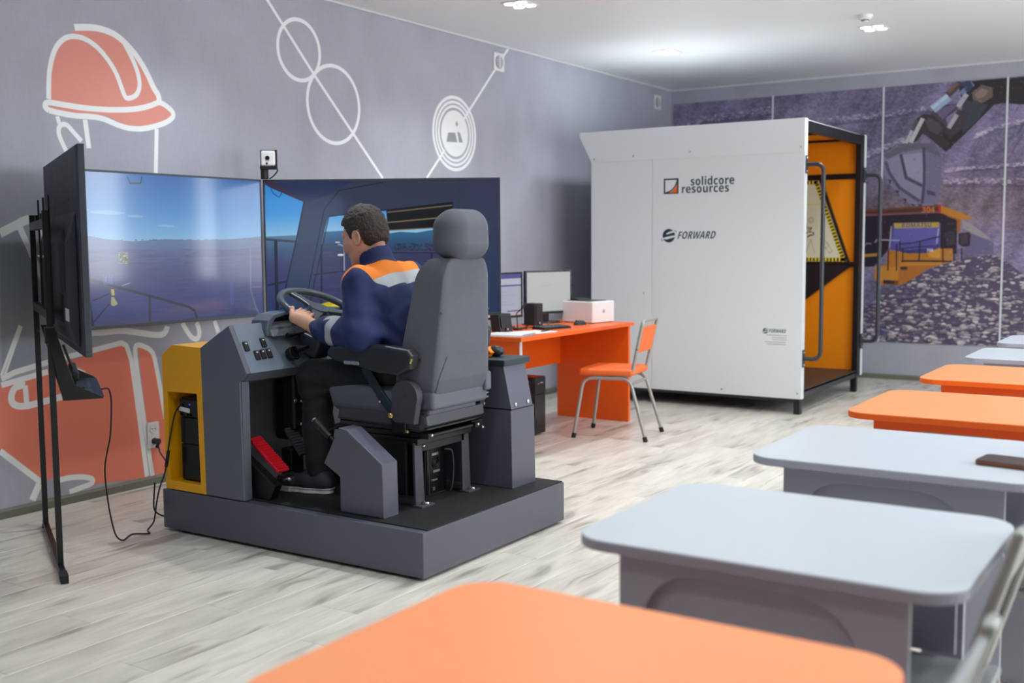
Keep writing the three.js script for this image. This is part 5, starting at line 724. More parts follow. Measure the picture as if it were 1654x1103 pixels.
  const sf = surface((p) => Math.max(lf1([3.795 + (p[0] - 3.795) * 0.93, Math.max(0.228, Math.min(p[1], 0.236)), 1.53 + (p[2] - 1.53) * 0.97]), PT + 0.0005 - p[1], p[1] - 0.239), [3.7, 0.19, 1.34], [3.9, 0.28, 1.74], 0.005);
  const s1 = part(person, 'shoe', [upper], mat('#2c3037', 0.7, { bs: 0.0004 })); part(s1, 'sole', [sf], mat('#ebe8e4', 0.6), { label: 'white rubber sole' });
  const tiltF = (p) => { const dz = p[2] - 1.6, dy = p[1] - PT - 0.004, c = Math.cos(0.2), s = Math.sin(0.2); return [p[0] - 4.215 + 3.805, PT + dy * c + dz * s, 1.7 + (-dy * s + dz * c)]; };
  const rs = surface((p) => lf1(tiltF(p)), [4.1, 0.19, 1.18], [4.34, 0.46, 1.66], 0.006); const s2 = part(person, 'shoe', rs, mat('#202329', 0.7, { bs: 0.0004 }));
}
// ---------------------------------------------------------------- white simulator cabin
{
  const c = thing('simulator_cabin', 'big white steel cabin with open orange interior and black grab handles', 'cabin', [9.42, 0, 1.4]);
  // near side: two sheets and the sloping top band; the large sheet carries the printed marks
  const W = 1024, H = 1532, cv = document.createElement('canvas'); cv.width = W; cv.height = H; const g = cv.getContext('2d');
  const Z0 = 1.077, Z1 = 2.392, Y0 = 0.125, Y1 = 2.086, S = W / (Z1 - Z0), X = (z) => (z - Z0) * S, Y = (y) => (Y1 - y) * (H / (Y1 - Y0));
  g.fillStyle = '#e3e7ea'; g.fillRect(0, 0, W, H); const ink = '#16343a';
  const word = (s, z0, z1, y0, font, slant = 0, col = ink, cap = 0.72) => { g.save(); g.font = font.replace('#', '200'); g.fillStyle = col; const w = g.measureText(s).width, sx = ((z1 - z0) * S) / w; g.translate(X(z0), Y(y0)); g.transform(1, 0, -slant, 1, 0, 0); g.scale(sx, cap); g.fillText(s, 0, 0); g.restore(); };
  g.strokeStyle = ink; g.lineWidth = 0.013 * S; g.strokeRect(X(1.19), Y(1.91), 0.122 * S, 0.116 * S);
  g.fillStyle = '#f0641e'; g.beginPath(); g.moveTo(X(1.225), Y(1.797)); g.quadraticCurveTo(X(1.295), Y(1.815), X(1.307), Y(1.885)); g.lineTo(X(1.307), Y(1.797)); g.closePath(); g.fill();
  g.lineWidth = 0.011 * S; g.beginPath(); g.moveTo(X(1.2), Y(1.798)); g.quadraticCurveTo(X(1.29), Y(1.812), X(1.308), Y(1.905)); g.stroke();
  word('solidcore', 1.424, 1.815, 1.853, 'bold #px sans-serif', 0, ink, 0.37); word('resources', 1.342, 1.769, 1.792, 'bold #px sans-serif', 0, ink, 0.37);
  const emblem = (z, y, r) => { g.save(); g.beginPath(); g.arc(X(z), Y(y), r * S, 0, 7); g.fillStyle = ink; g.fill(); g.clip(); g.fillStyle = '#e3e7ea'; for (const [dy, a] of [[0.3, 0], [-0.42, 1]]) { g.beginPath(); g.moveTo(X(z - r * (a ? 1.3 : 0.45)), Y(y + r * dy)); g.quadraticCurveTo(X(z + r * 0.1), Y(y + r * (dy + 0.42)), X(z + r * 1.3), Y(y + r * (dy + 0.5))); g.lineTo(X(z + r * 1.3), Y(y + r * (dy + 0.28))); g.quadraticCurveTo(X(z + r * 0.2), Y(y + r * (dy + 0.02)), X(z - r * (a ? 0.3 : 0.35)), Y(y + r * (dy - 0.12))); g.closePath(); g.fill(); } g.restore(); g.strokeStyle = ink; g.lineWidth = r * S * 0.07; g.beginPath(); g.ellipse(X(z), Y(y), r * S * 1.35, r * S * 0.42, -0.5, 2.6, 3.6); g.stroke(); g.beginPath(); g.ellipse(X(z), Y(y), r * S * 1.35, r * S * 0.42, -0.5, -0.6, 0.4); g.stroke(); };
  emblem(1.232, 1.438, 0.057); word('FORWARD', 1.305, 1.648, 1.412, 'bold #px sans-serif', 0.28, ink, 0.33);
  emblem(2.09, 0.665, 0.022); word('FORWARD', 2.115, 2.258, 0.652, 'bold #px sans-serif', 0.25, ink, 0.16);
  g.fillStyle = '#9aa0a4'; const RT = rng(19); for (const [z0, z1, y] of [[2.1, 2.262, 0.635], [2.145, 2.262, 0.617], [2.15, 2.262, 0.6], [2.085, 2.25, 0.58], [2.105, 2.25, 0.563]]) for (let z = z0; z < z1;) { const w = 0.003 + RT() * 0.006; g.fillRect(X(z), Y(y), w * S, 0.007 * S); z += w + 0.0025; }
  const tx = new THREE.CanvasTexture(cv); tx.colorSpace = THREE.SRGBColorSpace; tx.anisotropy = 8;
  const sheet = flat(box(8.54, 8.552, Y0, Y1, Z0 + 0.002, Z1, 0.003)), p = sheet.attributes.position, q = sheet.attributes.uv;
  for (let i = 0; i < p.count; i++) q.setXY(i, (p.getZ(i) - Z0) / (Z1 - Z0), (p.getY(i) - Y0) / (Y1 - Y0));
  part(c, 'side_sheet', sheet, new THREE.MeshPhysicalMaterial({ color: 0xffffff, map: tx, roughness: 0.42 }), { keepUV: true, label: 'large white side sheet with two printed company marks' });
  part(c, 'side_sheet', box(8.54, 8.552, Y0, Y1, 0.486, Z0 - 0.001, 0.003), M.white);
  part(c, 'top_band', extX([[0.373, 2.345], [0.373, 2.305], [0.489, 2.08], [2.392, 2.08], [2.392, 2.345]], 8.534, 8.552, 0.003), M.white);
  part(c, 'edge_flange', box(8.552, 8.605, 0.125, 2.345, 2.38, 2.392, 0.002), M.white); part(c, 'edge_flange', box(10.245, 10.302, 0.142, 2.345, 2.376, 2.388, 0.002), M.white);
  part(c, 'outer_wall', [box(10.29, 10.302, 0.142, 2.345, 0.486, 2.378, 0.002), box(8.552, 10.29, 0.142, 2.09, 0.486, 0.498, 0.002), extX([[0.373, 2.345], [0.373, 2.305], [0.486, 2.088], [0.498, 2.09], [0.386, 2.31], [0.386, 2.345]], 8.552, 10.3, 0.001)], M.white);
  part(c, 'roof', box(8.552, 10.29, 2.333, 2.345, 0.38, 2.36, 0.002), mat('#f2f4f5', 0.4));
  part(c, 'cabin_floor', box(8.56, 10.28, 0.17, 0.195, 0.5, 2.38, 0.002), mat('#3a3029', 0.55));
  for (const [x0, x1, z0, z1] of [[8.552, 8.6, 2.335, 2.38], [10.145, 10.245, 2.335, 2.385], [8.56, 8.61, 0.5, 0.55], [10.2, 10.25, 0.5, 0.55]]) part(c, 'corner_post', box(x0, x1, 0.14, 2.34, z0, z1, 0.003), M.blackMetal);
  for (const [x, z] of [[8.57, 2.355], [10.135, 2.36], [8.585, 0.53], [10.2, 0.53]]) part(c, 'foot', box(x - 0.028, x + 0.028, 0, 0.16, z - 0.026, z + 0.026, 0.003), M.blackMetal);
  part(c, 'base_frame', [box(8.56, 10.24, 0.13, 0.19, 2.335, 2.38, 0.003), box(8.56, 8.6, 0.1, 0.17, 0.5, 2.335, 0.003), box(10.2, 10.245, 0.13, 0.19, 0.5, 2.335, 0.003), box(8.6, 10.2, 0.1, 0.17, 0.52, 0.56, 0.003), box(8.6, 10.2, 0.1, 0.17, 1.45, 1.5, 0.003)], mat('#34353b', 0.5));
  part(c, 'roof_frame', [box(8.6, 10.15, 2.25, 2.335, 2.335, 2.38, 0.003), box(8.6, 10.2, 2.27, 2.33, 1.55, 1.6, 0.003), box(10.16, 10.2, 2.29, 2.335, 0.55, 2.335, 0.003), box(8.6, 10.2, 2.27, 2.33, 0.9, 0.95, 0.003), box(9.2, 9.24, 2.27, 2.33, 0.55, 2.335, 0.003)], M.blackMetal);
  const lining = part(c, 'inner_lining', [box(10.2, 10.212, 0.19, 2.3, 0.55, 2.335), box(8.6, 8.606, 0.19, 2.3, 0.5, 2.335), box(8.6, 10.2, 2.31, 2.33, 0.5, 2.3)], M.cabOrange);
  const zz = (a, b, w) => bar([10.192, a[1], a[0]], [10.192, b[1], b[0]], w, 0.016, [1, 0, 0]);
  part(lining, 'inner_rail', [bar([10.192, 1.972, 0.55], [10.192, 1.972, 2.335], 0.016, 0.05), bar([10.192, 1.168, 0.55], [10.192, 1.168, 2.335], 0.016, 0.045), bar([10.19, 1.975, 2.0], [10.19, 1.17, 2.285], 0.018, 0.05, [1, 0, 0])], M.blackMetal);
  part(lining, 'black_panel', extX([[1.4, 1.16], [2.3, 1.16], [2.29, 1.145], [1.87, 0.828], [1.4, 0.48]], 10.18, 10.2, 0.002), mat('#1a1a20', 0.5));
  // drawing board framed in hazard tape, a flat print
  const pc = document.createElement('canvas'); pc.width = 1024; pc.height = 768; const h = pc.getContext('2d'), PX = (z) => ((z - 1.25) / 1.05) * 1024, PY = (y) => ((1.95 - y) / 0.787) * 768;
  h.fillStyle = '#d8d8bd'; h.fillRect(0, 0, 1024, 768); h.fillStyle = '#d6cf6a'; h.fillRect(0, PY(1.73), 1024, 10); h.strokeStyle = '#6d7068'; h.lineWidth = 3; const R = rng(3);
  const gear = (z, y, r) => { h.beginPath(); h.arc(PX(z), PY(y), r, 0, 7); h.stroke(); h.beginPath(); h.arc(PX(z), PY(y), r * 0.55, 0, 7); h.stroke(); };
  gear(1.92, 1.58, 26); gear(1.9, 1.5, 16); gear(1.6, 1.6, 40); gear(1.5, 1.4, 30); for (let i = 0; i < 26; i++) { const z = 1.3 + R() * 0.55, y = 1.25 + R() * 0.45; h.strokeRect(PX(z), PY(y), 10 + R() * 60, 8 + R() * 40); }
  h.fillStyle = '#22262a'; for (const [z, y] of [[1.88, 1.46], [1.915, 1.47], [1.945, 1.455], [1.9, 1.43], [1.925, 1.44], [1.92, 1.5]]) { h.beginPath(); h.ellipse(PX(z), PY(y), 16, 6, R() * 3, 0, 7); h.fill(); }
  h.lineWidth = 3; h.save(); h.translate(PX(2.07), PY(1.34)); h.rotate(0.95); h.strokeRect(-80, -16, 150, 32); h.strokeRect(-20, -24, 30, 48); h.restore(); h.beginPath(); h.moveTo(PX(1.87), PY(1.26)); h.lineTo(PX(1.92), PY(1.4)); h.lineTo(PX(1.96), PY(1.27)); h.stroke();
  const pt = new THREE.CanvasTexture(pc); pt.colorSpace = THREE.SRGBColorSpace;
  const bg = extX([[1.25, 1.195], [2.262, 1.195], [1.985, 1.945], [1.25, 1.945]], 10.184, 10.194, 0.001), bp = bg.attributes.position, bq = bg.attributes.uv;
  for (let i = 0; i < bp.count; i++) bq.setXY(i, (bp.getZ(i) - 1.25) / 1.05, (bp.getY(i) - 1.163) / 0.787);
  part(lining, 'drawing_board', bg, new THREE.MeshStandardMaterial({ color: 0xffffff, map: pt, roughness: 0.6 }), { keepUV: true });
  const yb = [], kb = [], strip = (a, b) => { const dz = b[0] - a[0], dy = b[1] - a[1], L = Math.hypot(dz, dy), n = Math.round(L / 0.032); for (let i = 0; i < n; i++) { const t0 = i / n, t1 = (i + 0.5) / n, w = 0.032, nz = dy / L * w, ny = -dz / L * w, P = (t) => [a[0] + dz * t, a[1] + dy * t]; const q0 = P(t0), q1 = P(t1), q2 = P((i + 1) / n); yb.push(extX([q0, q1, [q1[0] + nz * -1, q1[1] - ny], [q0[0] - nz, q0[1] - ny]], 10.181, 10.185, 0)); kb.push(extX([q1, q2, [q2[0] - nz, q2[1] - ny], [q1[0] - nz, q1[1] - ny]], 10.181, 10.185, 0)); } };
  strip([1.26, 1.197], [2.25, 1.197]); strip([2.25, 1.2], [1.975, 1.945]); strip([1.975, 1.943], [1.26, 1.943]);
  part(lining, 'hazard_tape', yb, mat('#e6d21e', 0.5), { label: 'yellow blocks of hazard tape' }); part(lining, 'hazard_tape', kb, mat('#1a1a18', 0.5), { label: 'black blocks of hazard tape' });
  for (const [x, y0, y1] of [[8.578, 0.45, 1.985], [10.262, 0.46, 1.98]]) { const hnd = part(c, 'grab_handle', pipe([[x, y1, 2.39], [x, y1, 2.53], [x, y0, 2.53], [x, y0, 2.39]], 0.017, 0.11, 90, 12), M.handle); part(hnd, 'handle_plate', [box(x - 0.028, x + 0.028, y0 - 0.07, y0 + 0.07, 2.388, 2.398, 0.004), box(x - 0.028, x + 0.028, y1 - 0.07, y1 + 0.07, 2.388, 2.398, 0.004)], M.handle); part(hnd, 'plate_bolt', [y0 - 0.05, y0 + 0.05, y1 - 0.05, y1 + 0.05].map((y) => new THREE.SphereGeometry(0.01, 10, 8).scale(1, 1, 0.6).translate(x, y, 2.399)), M.chrome); }
  for (const [y, z] of [[2.13, 1.423], [2.12, 2.36], [2.11, 0.52], [0.95, 1.0], [0.165, 1.72], [0.17, 2.36], [2.12, 0.9]]) part(c, 'rivet', new THREE.SphereGeometry(0.008, 10, 8).scale(0.5, 1, 1).translate(8.534 + (y > 2.086 ? -0.001 : 0.006), y, z), M.steel);
}
// ---------------------------------------------------------------- orange computer desk
const DT = 0.772;
{
  const d = thing('computer_desk', 'bright orange chipboard desk with computers and a white printer', 'desk', [6.78, 0, 1.05]);
  part(d, 'desktop', box(5.97, 7.595, DT - 0.026, DT, 0.715, 1.385, 0.002), M.orange);
  part(d, 'side_panel', box(7.545, 7.575, 0, DT - 0.026, 0.722, 1.36, 0.0015), M.orange);
  part(d, 'side_panel', box(5.99, 6.02, 0, DT - 0.026, 0.722, 1.36, 0.0015), M.orange);
  part(d, 'edge_strip', box(5.99, 6.02, 0.001, DT - 0.027, 1.36, 1.3615), mat('#b9bcc0', 0.5));
  part(d, 'modesty_panel', box(6.02, 7.545, 0.43, DT - 0.026, 0.735, 0.755, 0.0015), M.orange);
  // screens
  const disp = (draw) => { const c = document.createElement('canvas'); c.width = 512; c.height = 400; draw(c.getContext('2d')); const t = new THREE.CanvasTexture(c); t.colorSpace = THREE.SRGBColorSpace; return t; };
  const win1 = disp((g) => { g.fillStyle = '#c6c8dc'; g.fillRect(0, 0, 512, 400); g.fillStyle = '#5a55a8'; g.fillRect(0, 0, 512, 44); g.fillStyle = '#d4d6e6'; g.fillRect(0, 44, 512, 60); g.fillStyle = '#5f5cae'; g.fillRect(0, 104, 512, 14); g.fillStyle = '#b6b8ce'; for (let i = 0; i < 6; i++) g.fillRect(20, 140 + i * 30, 220 + (i % 3) * 80, 6); g.fillStyle = '#4a52b0'; g.fillRect(300, 352, 212, 10); g.fillStyle = '#e4c8cc'; g.fillRect(0, 374, 512, 26); });
  const win2 = disp((g) => { g.fillStyle = '#d6dad8'; g.fillRect(0, 0, 512, 400); g.fillStyle = '#c6cac8'; g.fillRect(180, 130, 110, 4); g.fillRect(180, 144, 80, 4); g.fillStyle = '#b8ccc8'; g.fillRect(0, 388, 512, 12); g.fillStyle = '#5b60b8'; g.fillRect(430, 386, 82, 14); });
  for (const [x, z, turn, w, map, label] of [[7.225, 0.835, -22, 0.445, win2, 'black desktop monitor with a pale blank page, next to the printer'], [6.585, 0.84, -4, 0.445, win1, 'black desktop monitor half hidden by the television edge, with purple bars']]) {
    const m = local('computer_monitor', label, 'monitor', [x, DT, z], turn * D2R, 'desk monitors');
    part(m, 'bezel', [box(-w / 2, w / 2, 0.072, 0.09, -0.015, 0.012, 0.003), box(-w / 2, w / 2, 0.39, 0.403, -0.015, 0.012, 0.003), box(-w / 2, -w / 2 + 0.014, 0.09, 0.39, -0.015, 0.012, 0.003), box(w / 2 - 0.014, w / 2, 0.09, 0.39, -0.015, 0.012, 0.003)], M.bezel);
    part(m, 'back_cover', box(-w / 2 + 0.01, w / 2 - 0.01, 0.08, 0.397, -0.04, -0.004, 0.01), M.darkPlastic);
    const s = flat(box(-w / 2 + 0.013, w / 2 - 0.013, 0.089, 0.391, 0, 0.007)), sp = s.attributes.position, sq = s.attributes.uv; for (let i = 0; i < sp.count; i++) sq.setXY(i, (sp.getX(i) + w / 2) / w, (sp.getY(i) - 0.089) / 0.302);
    part(m, 'screen', s, new THREE.MeshPhysicalMaterial({ color: 0x101114, roughness: 0.35, emissive: 0xffffff, emissiveMap: map, emissiveIntensity: 0.72 }), { keepUV: true });
    part(m, 'stand', [box(-0.035, 0.035, 0.01, 0.12, -0.06, -0.035, 0.006), new THREE.CylinderGeometry(0.1, 0.11, 0.014, 32).scale(1.05, 1, 0.8).translate(0, 0.007, -0.01)], M.bezel);
  }
  const sp = (label, x, z, w, h, dp, turn, lean) => { const s = local('desk_speaker', label, 'speaker', [x, DT, z], turn * D2R, 'desk speakers'); part(s, 'cabinet', extX([[-dp / 2, 0], [-dp / 2 - lean, h], [dp / 2 - lean, h], [dp / 2, 0]], -w / 2, w / 2, 0.004), M.darkPlastic); part(s, 'grille', extX([[dp / 2 + 0.001, 0.03], [dp / 2 + 0.001 - lean * 0.92, h - 0.012], [dp / 2 + 0.005 - lean * 0.92, h - 0.012], [dp / 2 + 0.005, 0.03]], -w / 2 + 0.01, w / 2 - 0.01, 0.001), M.black); part(s, 'volume_knob', new THREE.CylinderGeometry(0.008, 0.008, 0.012, 16).rotateX(Math.PI / 2).translate(0, 0.02, dp / 2 + 0.006), M.steel); };
  sp('upright black desk speaker in front of the blank monitor', 6.965, 0.86, 0.085, 0.165, 0.12, -15, 0);
  sp('black slanted desk speaker behind the spiral notebook', 6.36, 0.98, 0.12, 0.125, 0.09, -12, 0.02);
  const mic = thing('desk_microphone', 'small black stalk microphone on the desk before the purple-barred screen', 'microphone', [6.5, DT, 1.0]);
  part(mic, 'base', [cyl(0.035, 0.014, 6.53, DT + 0.007, 1.0, 22), rod([6.53, DT + 0.01, 1.0], [6.515, DT + 0.12, 1.0], 0.004)], M.darkPlastic); part(mic, 'stem', rod([6.515, DT + 0.118, 1.0], [6.545, DT + 0.155, 1.03], 0.004), M.black); part(mic, 'capsule', rod([6.54, DT + 0.15, 1.026], [6.565, DT + 0.19, 1.05], 0.009), M.black);
  const kb = local('keyboard', 'short black keyboard lying on the orange desk', 'keyboard', [6.75, DT, 1.15], -14 * D2R); part(kb, 'keyboard_base', extX([[-0.065, 0], [-0.065, 0.016], [0.065, 0.01], [0.065, 0]], -0.135, 0.135, 0.003), M.black);
  const keys = []; for (let r = 0; r < 5; r++) for (let k = 0; k < 12; k++) keys.push(cbox(0.018, 0.007, 0.019, 0.002).translate(-0.122 + k * 0.0222, 0.0195 - r * 0.0012, -0.05 + r * 0.025)); part(kb, 'key', keys, mat('#3c4347', 0.4)).userData.kind = 'stuff';
  const ms = thing('computer_mouse', 'black computer mouse on the orange desk beside the printer', 'mouse', [7.16, DT, 1.15]); { const s = new THREE.SphereGeometry(1, 22, 14, 0, Math.PI * 2, 0, Math.PI / 2).scale(0.058, 0.036, 0.034); s.rotateY(-0.3).translate(7.16, DT, 1.15); part(ms, 'shell', s, M.darkPlastic); part(ms, 'wheel', new THREE.CylinderGeometry(0.008, 0.008, 0.006, 14).rotateX(Math.PI / 2).translate(7.12, DT + 0.03, 1.14), M.black); }
  const pr = local('printer', 'small white laser printer on the right end of the orange desk', 'printer', [7.455, DT, 1.055], -10 * D2R);
  part(pr, 'housing', [extY(roundRect(-0.135, 0.135, -0.155, 0.155, 0.012), 0.004, 0.165, 0.006)], M.whitePlastic);
  part(pr, 'paper_tray', extY([[-0.1, -0.13], [0.1, -0.13], [0.1, 0.1], [-0.1, 0.1]], 0.1655, 0.17, 0.002), mat('#2b4038', 0.5)); part(pr, 'output_guide', [extX([[-0.1, 0.168], [-0.1, 0.185], [-0.02, 0.172]], -0.07, 0.07, 0.002)], M.darkPlastic);
  part(pr, 'round_mark', new THREE.CylinderGeometry(0.014, 0.014, 0.003, 20).rotateX(Math.PI / 2).translate(0, 0.09, 0.156), mat('#a8abae', 0.4)); part(pr, 'foot', [[-0.12, -0.14], [0.1, -0.14], [-0.12, 0.11], [0.1, 0.11]].map(([x, z]) => box(x, x + 0.02, 0, 0.006, z, z + 0.03)), M.darkPlastic);
  const nb = local('spiral_notebook', 'open white spiral notebook on the left end of the orange desk', 'notebook', [6.09, DT, 1.21], 8 * D2R);
  part(nb, 'page', [cbox(0.21, 0.008, 0.29, 0.002).translate(0, 0.004, 0), cbox(0.2, 0.005, 0.28, 0.002).translate(0.01, 0.0105, 0.0)], M.paper); const coil = []; for (let i = 0; i < 22; i++) coil.push(new THREE.TorusGeometry(0.008, 0.0014, 6, 14).translate(-0.098 + i * 0.0093, 0.008, 0.147).rotateY(0)); part(nb, 'spiral', coil.map((g) => g), M.steel);
  const ps = local('paper_stack', 'loose white papers spread beside the spiral notebook', 'papers', [6.38, DT + 0.0001, 1.22], -12 * D2R); part(ps, 'sheet', cbox(0.26, 0.002, 0.2).translate(0, 0.001, 0), M.paper); part(ps, 'sheet', place(cbox(0.25, 0.002, 0.19), 0.02, 0.0035, 0.01, 0.15), M.paper); part(ps, 'sheet', place(cbox(0.25, 0.002, 0.19), -0.02, 0.006, 0.0, -0.12), M.paper); part(ps, 'pencil', rod([0.02, 0.011, 0.06], [0.12, 0.011, 0.04], 0.004, 6), M.darkPlastic);
  const cb = thing('monitor_cables', 'thin black cables lying behind the keyboard on the orange desk', 'cables', [6.8, DT, 0.95]); part(cb, 'cable', wire([[6.5, DT + 0.006, 0.98], [6.62, DT + 0.006, 1.02], [6.75, DT + 0.006, 0.93], [6.86, DT + 0.006, 0.88], [6.9, DT + 0.01, 0.8]], 0.0035), M.black); part(cb, 'cable', wire([[6.6, DT + 0.005, 0.93], [6.78, DT + 0.005, 1.0], [6.98, DT + 0.005, 0.98], [7.06, DT + 0.005, 0.93]], 0.003), M.black);
  const pc = thing('tower_computer', 'black tower computer standing on the floor under the orange desk', 'computer', [6.7, 0, 0.87], 'tower computers');
  part(pc, 'case', box(6.62, 6.77, 0.012, 0.425, 0.66, 1.075, 0.004), mat('#1a1618', 0.3)); part(pc, 'front_panel', [box(6.622, 6.768, 0.014, 0.3, 1.075, 1.083, 0.004), box(6.622, 6.768, 0.304, 0.423, 1.075, 1.085, 0.004)], M.blackGloss); part(pc, 'socket_row', [box(6.66, 6.675, 0.375, 0.381, 1.085, 1.087), box(6.69, 6.73, 0.378, 0.386, 1.085, 1.087)], M.steel); part(pc, 'foot', [box(6.63, 6.66, 0, 0.013, 0.7, 0.74), box(6.73, 6.76, 0, 0.013, 0.7, 0.74), box(6.63, 6.66, 0, 0.013, 1.0, 1.04), box(6.73, 6.76, 0, 0.013, 1.0, 1.04)], M.rubber); part(pc, 'sticker', box(6.6185, 6.62, 0.38, 0.4, 0.96, 1.03), M.whitePlastic);
}
// ---------------------------------------------------------------- orange chair
{
  const c = local('padded_chair', 'orange padded chair with grey tube frame in front of the white cabin', 'chair', [7.0, 0, 1.557], 10.5 * D2R);
  for (const s of [-1, 1]) {
    const x = 0.19 * s, f = part(c, 'side_frame', pipe([[x * 1.17, 0.008, -0.265], [x, 0.43, -0.2], [x, 0.435, 0.14], [x * 1.17, 0.008, 0.265]], 0.0125, 0.07, 90, 12), M.tube);
    part(f, 'rubber_foot', [rod([x * 1.17, 0.0, -0.266], [x * 1.155, 0.035, -0.26], 0.0165), rod([x * 1.17, 0.0, 0.266], [x * 1.155, 0.035, 0.256], 0.0165)], M.rubber);
  }
  part(c, 'back_frame', pipe([[-0.178, 0.455, -0.02], [-0.178, 0.452, 0.15], [-0.19, 0.84, 0.235], [0.19, 0.84, 0.235], [0.178, 0.452, 0.15], [0.178, 0.455, -0.02]], 0.0125, 0.035, 130, 12), M.tube);
  part(c, 'cross_tube', [rod([-0.195, 0.395, 0.155], [0.195, 0.395, 0.155], 0.01), rod([-0.19, 0.43, -0.14], [0.19, 0.43, -0.14], 0.009)], M.tube);
  const seat = new RoundedBoxGeometry(0.415, 0.05, 0.4, 5, 0.022), p = seat.attributes.position; for (let i = 0; i < p.count; i++) { const x = p.getX(i), z = p.getZ(i); p.setY(i, p.getY(i) + 0.012 * (1 - (x / 0.21) ** 2) * (1 - (z / 0.2) ** 2) - (z < -0.14 ? (z + 0.14) ** 2 * 2 : 0)); } seat.computeVertexNormals();
  part(c, 'seat', seat.translate(0, 0.475, -0.035), M.orangePad);
  part(c, 'backrest', place(cbox(0.34, 0.185, 0.026, 0.01), 0, 0.705, 0.205, 0, 0.215), M.orangePad);
  part(c, 'backrest_screw', [[-0.185, 0.64], [-0.185, 0.75], [0.185, 0.64], [0.185, 0.75]].map(([x, y]) => new THREE.SphereGeometry(0.006, 8, 6).translate(x - Math.sign(x) * -0.008, y, 0.152 + (y - 0.452) * 0.219)), M.rubber);
}
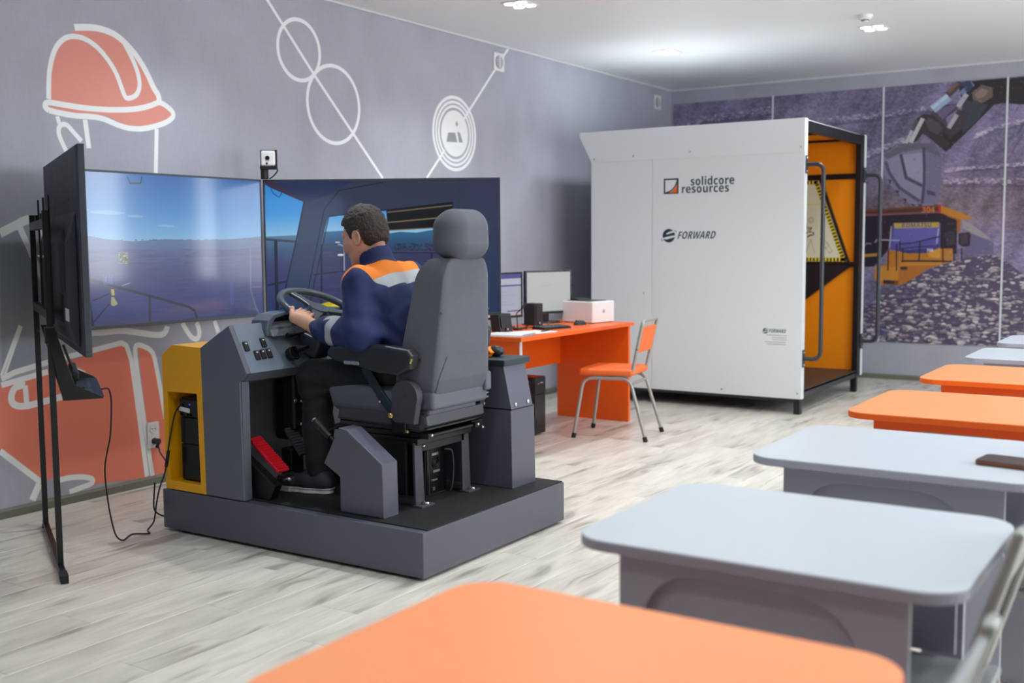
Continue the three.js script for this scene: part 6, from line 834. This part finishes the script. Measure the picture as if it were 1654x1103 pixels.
// ---------------------------------------------------------------- student desks and chairs
{
  const DY = 0.76, arch = (z0, z1, y0, y1, r) => { const o = [[z0, y0]]; for (let i = 0; i <= 8; i++) { const a = Math.PI - (i / 8) * Math.PI / 2; o.push([z0 + r + r * Math.cos(a), y1 - r + r * Math.sin(a)]); } for (let i = 0; i <= 8; i++) { const a = Math.PI / 2 - (i / 8) * Math.PI / 2; o.push([z1 - r + r * Math.cos(a), y1 - r + r * Math.sin(a)]); } o.push([z1, y0]); return o; };
  const desk = (label, x0, w, top, edge) => {
    const z0 = 4.03, z1 = 4.83, t = local('student_desk', label, 'desk', [x0 + w / 2, 0, (z0 + z1) / 2], 0, 'student desks'), hx = w / 2, hz = (z1 - z0) / 2;
    part(t, 'desktop', extY(roundRect(-hx + 0.001, hx - 0.001, -hz + 0.001, hz - 0.001, 0.084, 8), DY - 0.004, DY, 0.0015), top);
    part(t, 'edge_band', extY(roundRect(-hx, hx, -hz, hz, 0.085, 8), DY - 0.024, DY - 0.0022, 0.002), edge);
    for (const s of [-1, 1]) {
      const a = -hz + 0.1, b = hz - 0.1, ar = arch(a + 0.05, b - 0.09, 0.0, DY - 0.06, 0.13);
      part(t, 'side_panel', extX([[a, 0.004], [a, DY - 0.024], [b, DY - 0.024], [b, 0.004], [b - 0.09, 0.004], ...ar.slice(1, -1).reverse(), [a + 0.05, 0.004]], s * (hx - 0.06) - 0.009, s * (hx - 0.06) + 0.009, 0.0015), edge);
    }
    for (const s of [-1, 1]) part(t, 'inner_panel', box(Math.min(s * (hx - 0.105), s * (hx - 0.09)), Math.max(s * (hx - 0.105), s * (hx - 0.09)), DY - 0.3, DY - 0.025, -hz + 0.11, hz - 0.11, 0.001), M.greyEdge);
    return t;
  };
  const rows = [[1.02, 0.64, 'o', 'orange-topped student desk nearest the camera, cut by the bottom edge'], [2.0, 0.64, 'g', 'grey-topped student desk between the nearest orange desk and the desk with the brown case'], [3.04, 0.66, 'g', 'grey-topped student desk with a brown phone case on it'], [4.02, 0.72, 'o', 'orange-topped student desk directly behind the grey desk with the brown case'], [5.16, 0.7, 'o', 'orange-topped student desk farthest from the camera, next to the far grey desks'], [6.2, 0.67, 'g', 'grey-topped student desk just beyond the farthest orange desk'], [7.19, 0.67, 'g', 'farthest grey student desk at the right edge']];
  for (const [x, w, k, label] of rows) desk(label, x, w, k === 'o' ? M.orangeDeskGlare : M.greyDesk, k === 'o' ? M.orange : M.greyEdge);
  const ph = local('phone_case', 'flat brown phone case lying on a grey student desk', 'phone case', [3.28, DY, 4.76], -8 * D2R);
  part(ph, 'cover', extY(roundRect(-0.06, 0.06, -0.13, 0.13, 0.02), 0, 0.013, 0.004), M.brown); part(ph, 'dark_edge', extY(roundRect(-0.0575, 0.0575, -0.1275, 0.1275, 0.018), 0.012, 0.0145, 0.001), mat('#3a2a26', 0.35));
  const chair = (label, x) => {
    const c = local('school_chair', label, 'chair', [x, 0, 4.72], 0, 'school chairs beside the student desks'), oval = (a, b, w, t) => bar(a, b, w, t, [1, 0, 0], Math.min(w, t) * 0.48);
    for (const s of [-1, 1]) {
      const X = 0.175 * s; part(c, 'back_upright', [oval([X, 0.3, 0.055], [X, 0.86, 0.221], 0.022, 0.06)], M.deskTube);
      const l = part(c, 'leg', [oval([X, 0.42, 0.1], [X * 1.05, 0.0, 0.22], 0.02, 0.045), oval([X, 0.41, -0.14], [X * 1.05, 0.0, -0.18], 0.02, 0.045), oval([X, 0.42, -0.16], [X, 0.42, 0.11], 0.02, 0.04)], M.deskTube);
      part(l, 'adjusting_bolt', [0.5, 0.58, 0.66].map((y) => new THREE.SphereGeometry(0.007, 8, 6).translate(X - 0.011, y, 0.055 + (y - 0.3) * 0.296)), M.rubber);
    }
    part(c, 'stretcher', [oval([-0.175, 0.2, 0.16], [0.175, 0.2, 0.16], 0.02, 0.03), oval([-0.175, 0.3, 0.055], [0.175, 0.3, 0.055], 0.02, 0.03), oval([-0.175, 0.15, -0.165], [0.175, 0.15, -0.165], 0.02, 0.03)], M.deskTube);
    part(c, 'seat', cbox(0.38, 0.018, 0.36, 0.006).translate(0, 0.452, -0.04), mat('#8b8e90', 0.45)); part(c, 'backrest', place(cbox(0.325, 0.12, 0.014, 0.005), 0, 0.785, 0.198, 0, 0.29), mat('#8f9294', 0.45));
    return c;
  };
  const c0 = chair('grey tube school chair at the nearest orange desk, bottom edge', 1.44), labels = ['grey tube school chair pulled up to the nearest grey desk', 'grey tube school chair at the desk with the brown case'];
  [2.33, 3.4].forEach((x, i) => { const c = c0.clone(); c.name = numbered('school_chair'); c.position.x = x; c.position.z = i ? 4.74 : 4.68; c.userData = { ...c0.userData, label: labels[i] }; scene.add(c); });
}
renderer.render(scene, camera);
